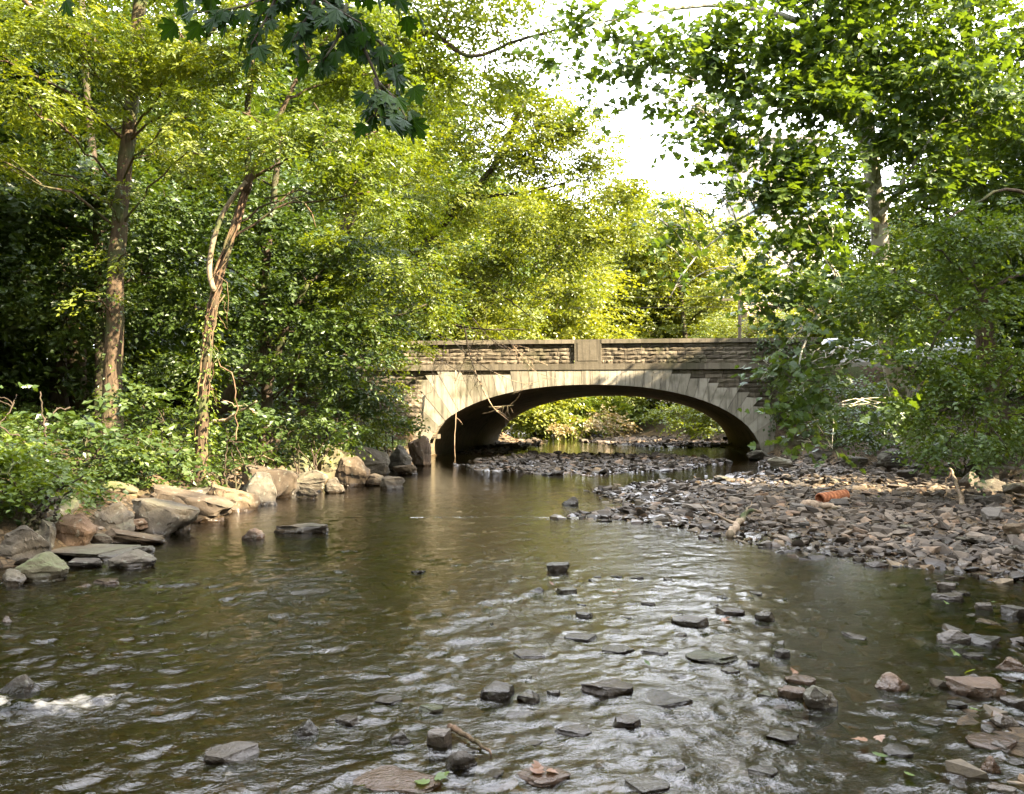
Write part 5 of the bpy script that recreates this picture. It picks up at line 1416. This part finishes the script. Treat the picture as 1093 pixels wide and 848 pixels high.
# ivy on the mossy boulder, ivy on the bridge's right end
def ivy_patch(name, label, cen, rad, n, seed, mat, nrm):
    rg = np.random.default_rng(seed)
    o = np.array(cen) + rg.normal(0, 1, (n, 3)) * np.array(rad)
    fw = rg.normal(0, .6, (n, 3)) + np.array([0, 0, -.7]); nr = np.array(nrm) + rg.normal(0, .4, (n, 3))
    V, F, k = leaf_arrays(o, fw, nr, .10 * rg.uniform(.6, 1.3, n), 'ovate')
    return tag(link(name, mesh_np(name, V, [F], M[mat], False, {'rnd': np.repeat(rg.uniform(0, 1, n), k)})), label, 'ivy')
p = hit(352, 512)
ivy_patch('ivy', 'pale green ivy spread over the tall round boulder', (p[0], p[1] + .35, p[2] + .55), (.30, .22, .16), 420, 3, 'leaf_mid', (0, -.5, .9))
mbv = []
rg = np.random.default_rng(15)
cs = [b_world(np.array([u, -.12, z])) for u, z in ((13.9, 3.3), (14.4, 2.0), (14.8, 2.9), (15.4, 2.3), (13.9, 4.5), (14.7, 4.2), (15.6, 3.6), (14.4, 1.2), (15.2, 1.3))]
o = np.concatenate([c + rg.normal(0, 1, (150, 3)) * np.array([.32, .06, .28]) for c in cs])
fw = rg.normal(0, .5, (len(o), 3)) + np.array([0, -.3, -.8]); nr = np.array([0, -.8, .5]) + rg.normal(0, .4, (len(o), 3))
V, F, k = leaf_arrays(o, fw, nr, .13 * rg.uniform(.6, 1.3, len(o)), 'ovate')
tag(link('ivy', mesh_np('ivy', V, [F], M['leaf_under'], False, {'rnd': np.repeat(rg.uniform(0, 1, len(o)), k)})), 'dark green ivy climbing the right end of the bridge wall', 'ivy')

# ------------------------------------------------------------------ buildings, pole, cars beyond the bridge
t = NT('pale wall'); M['pale'] = t.pbr(t.ramp(t.noise(t.pos(), .6, 5, .6), [(.3, (.30, .28, .26)), (.7, (.38, .36, .34))]), .85)
t = NT('glass'); M['glass'] = t.pbr((.10, .14, .22), .08, None, .8)
t = NT('roof'); M['roof'] = t.pbr(t.ramp(t.noise(t.mapping(t.pos(), (1, 1, 6)), 3, 5, .6), [(.3, (.22, .14, .11)), (.7, (.36, .25, .20))]), .9)
t = NT('tan wall'); M['tan'] = t.pbr(t.ramp(t.noise(t.pos(), 2, 5, .6), [(.3, (.42, .32, .26)), (.7, (.56, .45, .38))]), .9)
t = NT('pole wood'); M['pole'] = t.pbr(t.ramp(t.noise(t.mapping(t.pos(), (8, 8, .6)), 3, 5, .6), [(.3, (.22, .17, .12)), (.7, (.40, .33, .26))]), .9)
t = NT('metal'); M['metal'] = t.pbr((.4, .4, .4), .45, None, .5, .7)
t = NT('rubber'); M['rubber'] = t.pbr((.02, .02, .02), .8)
t = NT('lamp'); M['lamp'] = t.pbr((.75, .75, .72), .2, None, .6)

def building(name, label, x0, x1, y0, y1, z0, z1, wall, floors, cols, wid, hei, roof='flat'):
    root = empty(name, ((x0 + x1) / 2, (y0 + y1) / 2, z0), label, 'building')
    mb = MB(); mb.box((x0, y0, z0), (x1, y1, z1)); mb.build('wall', M[wall], root)
    mb = MB()
    if roof == 'flat':
        mb.box((x0 - .4, y0 - .4, z1), (x1 + .4, y1 + .4, z1 + .5)); mb.build('roof', M['pale'], root)
    else:
        xm = (x0 + x1) / 2; e = .6; hh = (x1 - x0) * .28
        ym = (y0 + y1) / 2
        V = [[x0 - e, y0 - e, z1], [x1 + e, y0 - e, z1], [x1 + e, y1 + e, z1], [x0 - e, y1 + e, z1], [x0 - e, ym, z1 + hh], [x1 + e, ym, z1 + hh]]
        mb.add(V, [[[0, 1, 5, 4], [2, 3, 4, 5], [0, 3, 2, 1]], [[1, 2, 5], [3, 0, 4]]]); mb.build('roof', M['roof'], root)
    fh = (z1 - z0) / floors
    for f in range(floors):
        for c in range(cols):
            xc = x0 + (x1 - x0) * (c + .5) / cols; zc = z0 + fh * (f + .55)
            fr = MB(); w, h = wid / 2, hei / 2
            for (a, b_, c_, d_) in ((-w - .1, -w, -h - .1, h + .1), (w, w + .1, -h - .1, h + .1), (-w, w, h, h + .1), (-w, w, -h - .1, -h), (-.03, .03, -h, h)):
                fr.box((xc + a, y0 - .09, zc + c_), (xc + b_, y0 + .03, zc + d_))
            wo = fr.build('window', M['pale'] if wall != 'pale' else M['metal'], root)
            pn = MB(); pn.box((xc - w, y0 - .04, zc - h), (xc + w, y0 + .02, zc + h))
            po = pn.build('pane', M['glass']); po.parent = wo
            po.matrix_parent_inverse = wo.matrix_parent_inverse.inverted() @ Matrix.Identity(4) if False else (Matrix.Translation(root.location) @ wo.matrix_parent_inverse).inverted()
    return root
building('apartment_tower', 'tall white apartment tower seen through a gap in the trees', 27.6, 38, 94, 99, 4.5, 36, 'pale', 9, 2, 2.2, 1.6)
building('house', 'low tan house with a brown roof behind the trees right of the bridge', 21.5, 33, 66, 74, 3.9, 9.0, 'tan', 2, 4, 1.4, 1.3, 'gable')

M['pole'] = bark_mat('old pole wood', (0.05, 0.04, 0.03), (0.12, 0.095, 0.07))
pl = empty('utility_pole', on_ground(15.2, 51.5), 'thin wooden utility pole rising behind the bridge parapet', 'utility pole')
mb = MB(); q = np.array(pl.location)
mb.tube(np.array([q, q + [0, 0, 5], q + [0.05, 0, 9.4]]), np.array([.13, .12, .10]), 12); mb.build('pole', M['pole'], pl, True)
mb = MB(); mb.box((q[0] - 1.2, q[1] - .07, q[2] + 8.6), (q[0] + 1.2, q[1] - .13 - .02, q[2] + 8.75)); mb.build('crossarm', M['pole'], pl)
for dx in (-1.1, -.55, .55, 1.1):
    mb = MB(); mb.tube(np.array([[q[0] + dx, q[1] - .11, q[2] + 8.75], [q[0] + dx, q[1] - .11, q[2] + 8.83], [q[0] + dx, q[1] - .11, q[2] + 8.9]]), np.array([.05, .06, .03]), 8); mb.build('insulator', M['metal'], pl, True)
for k, zz in enumerate((8.9, 8.2)):
    mb = MB(); s_ = np.linspace(-1, 1, 40)
    mb.tube(np.stack([q[0] + 30 * s_, q[1] - .11 - 3 * s_, q[2] + zz - .0 + .5 * (s_ ** 2) * 1.0], -1), .012, 5); 
    tag(mb.build('wire', M['rubber']), ('upper' if k == 0 else 'lower') + ' dark wire strung along the road from the wooden pole', 'wire', 'overhead wires')

def car(label, u, v, paint, rzflip):
    ctr = b_world(np.array([u, v, ROAD_Z]))
    rz = math.atan2(BA[1], BA[0]) + (math.pi if rzflip else 0)
    root = empty('parked_car', ctr, label, 'car', 'cars on the road right of the bridge')
    t = NT('car paint'); pm = t.pbr(paint, .25, None, .6)
    L, Wd = 4.4, 1.76
    prof = [(-2.2, .45), (-2.18, .75), (-1.95, .92), (-1.25, 1.0), (-.65, 1.40), (.75, 1.43), (1.45, 1.02), (2.05, .96), (2.2, .78), (2.2, .42), (1.78, .30), (1.72, .30), (-1.75, .30)]
    n = len(prof)
    rows = []
    for (yy, sc_) in ((-Wd / 2, .90), (-Wd / 2 + .10, 1.0), (0, 1.01), (Wd / 2 - .10, 1.0), (Wd / 2, .90)):
        rows.append([[x * (1 - .02 * (sc_ < 1)), yy * (.82 if z > 1.2 else 1), z if z < .98 else .98 + (z - .98) * sc_] for x, z in prof])
    V = np.array(rows).reshape(-1, 3)
    q = [[i * n + j, i * n + (j + 1) % n, (i + 1) * n + (j + 1) % n, (i + 1) * n + j] for i in range(4) for j in range(n)]
    mb = MB(); mb.add(V, [q]); 
    mb.add(V[:n], [[list(range(n))]]); mb.add(V[-n:], [[list(range(n))[::-1]]])
    def loc(o): o.parent = root; o.matrix_parent_inverse = Matrix.Identity(4); return o
    loc(mb.build('body', pm))
    for sy in (-1, 1):
        mb = MB(); yy = sy * (Wd / 2 * .90)
        mb.add([[-.98, sy * .865, 1.03], [1.12, sy * .865, 1.03], [.68, sy * .745, 1.33], [-.60, sy * .745, 1.33]], [[[0, 1, 2, 3]]])
        mb.add([[-.98, sy * .84, 1.03], [1.12, sy * .84, 1.03], [.68, sy * .72, 1.33], [-.60, sy * .72, 1.33]], [[[3, 2, 1, 0]]])
        loc(mb.build('window', M['glass']))
    for (xa, za, xb, zb) in ((-1.22, 1.03, -.68, 1.36), (1.42, 1.05, .80, 1.39)):
        mb = MB(); sgn = -1 if xa < 0 else 1
        mb.add([[xa + .03 * sgn, -.72, za], [xa + .03 * sgn, .72, za], [xb + .03 * sgn, .64, zb], [xb + .03 * sgn, -.64, zb]], [[[0, 1, 2, 3]]]); loc(mb.build('windscreen', M['glass']))
    for wx in (-1.4, 1.35):
        for sy in (-1, 1):
            y0 = sy * .86
            mb = MB(); mb.tube(np.array([[wx, y0 - .1, .32], [wx, y0 - .08, .32], [wx, y0 + .08, .32], [wx, y0 + .1, .32]]), np.array([.29, .32, .32, .29]), 20)
            w = loc(mb.build('wheel', M['rubber']))
            mb = MB(); mb.tube(np.array([[wx, y0 + sy * .095, .32], [wx, y0 + sy * .112, .32]]), np.array([.19, .17]), 14); r_ = mb.build('rim', M['metal']); r_.parent = w
    for sy in (-.6, .6):
        mb = MB(); mb.box((-2.225, sy - .16, .68), (-2.15, sy + .16, .82)); loc(mb.build('headlight', M['lamp']))
    root.rotation_euler.z = rz
    return root
car('white car on the road above the right bank, nearest the bridge', 17.6, 4.2, (.50, .50, .50), False)
car('silver car behind the white one on the road above the right bank', 22.6, 4.3, (.55, .57, .60), False)
car('pale grey car on the far lane above the right bank', 20.3, 9.6, (.62, .61, .58), True)
print('LEAF TRIS', LEAVES)
#PART2 END
# ------------------------------------------------------------------ sky, sun, camera, render
def setup_world():
    S = np.array([0.74, -0.36, 0.57]); S /= np.linalg.norm(S)
    el = math.asin(S[2]); az = math.atan2(S[0], S[1])
    w = bpy.data.worlds.new('World'); SC.world = w; w.use_nodes = True
    nt = w.node_tree; nt.nodes.clear()
    sky = nt.nodes.new('ShaderNodeTexSky'); sky.sky_type = 'NISHITA'; sky.sun_disc = False
    sky.sun_elevation = el; sky.sun_rotation = az
    sky.air_density = 1.0; sky.dust_density = 2.5; sky.ozone_density = 1.0
    bg = nt.nodes.new('ShaderNodeBackground'); bg.inputs[1].default_value = 0.085
    out = nt.nodes.new('ShaderNodeOutputWorld')
    tc = nt.nodes.new('ShaderNodeTexCoord'); no = nt.nodes.new('ShaderNodeTexNoise'); no.inputs['Scale'].default_value = 3.0; no.inputs['Detail'].default_value = 6
    mr = nt.nodes.new('ShaderNodeMapRange'); mr.inputs[1].default_value = .3; mr.inputs[2].default_value = .7; mr.inputs[3].default_value = .35; mr.inputs[4].default_value = .75
    mx = nt.nodes.new('ShaderNodeMix'); mx.data_type = 'RGBA'; mx.inputs[7].default_value = (8.6, 8.6, 8.7, 1)
    nt.links.new(tc.outputs['Generated'], no.inputs['Vector']); nt.links.new(no.outputs[0], mr.inputs[0]); nt.links.new(mr.outputs[0], mx.inputs[0])
    dp = nt.nodes.new('ShaderNodeVectorMath'); dp.operation = 'DOT_PRODUCT'; dp.inputs[1].default_value = (.12, .84, .53)
    m2 = nt.nodes.new('ShaderNodeMapRange'); m2.inputs[1].default_value = .55; m2.inputs[2].default_value = .95
    nt.links.new(tc.outputs['Generated'], dp.inputs[0]); nt.links.new(dp.outputs['Value'], m2.inputs[0])
    m3 = nt.nodes.new('ShaderNodeMath'); m3.operation = 'MULTIPLY'; nt.links.new(m2.outputs[0], m3.inputs[0]); nt.links.new(mr.outputs[0], m3.inputs[1])
    m4 = nt.nodes.new('ShaderNodeMix'); m4.data_type = 'RGBA'; m4.inputs[7].default_value = (24, 24.5, 26.5, 1)   # bright sky patch beyond the bridge, added to strengthen reflections in the water
    nt.links.new(m3.outputs[0], m4.inputs[0]); nt.links.new(mx.outputs[2], m4.inputs[6])
    nt.links.new(sky.outputs[0], mx.inputs[6]); nt.links.new(m4.outputs[2], bg.inputs[0]); nt.links.new(bg.outputs[0], out.inputs[0])
    L = bpy.data.lights.new('sun', 'SUN'); L.energy = 5.0; L.angle = math.radians(0.5); L.color = (1.0, 0.83, 0.56)
    o = bpy.data.objects.new('sun', L); COL.objects.link(o)
    o.location = (20, -10, 30)
    o.rotation_euler = Vector(S).to_track_quat('Z', 'Y').to_euler()
    c = bpy.data.cameras.new('camera'); co = bpy.data.objects.new('camera', c); COL.objects.link(co)
    c.sensor_width = 36; c.lens = 36 * F_ / W_; c.clip_start = 0.05; c.clip_end = 2000
    co.location = CAM; co.rotation_euler = (math.pi / 2 + PITCH, 0, 0)
    SC.camera = co
    SC.view_settings.view_transform = 'Standard'; SC.view_settings.look = 'None'
    SC.view_settings.exposure = EXPOSURE; SC.view_settings.gamma = 1
    SC.view_settings.use_curve_mapping = False
    SC.render.engine = 'CYCLES'
    cy = SC.cycles
    cy.max_bounces = 6; cy.diffuse_bounces = 3; cy.glossy_bounces = 3; cy.transmission_bounces = 4; cy.transparent_max_bounces = 8
    cy.sample_clamp_indirect = 5; cy.caustics_reflective = False; cy.caustics_refractive = False
    cy.use_denoising = True
EXPOSURE = 3.0
setup_world()
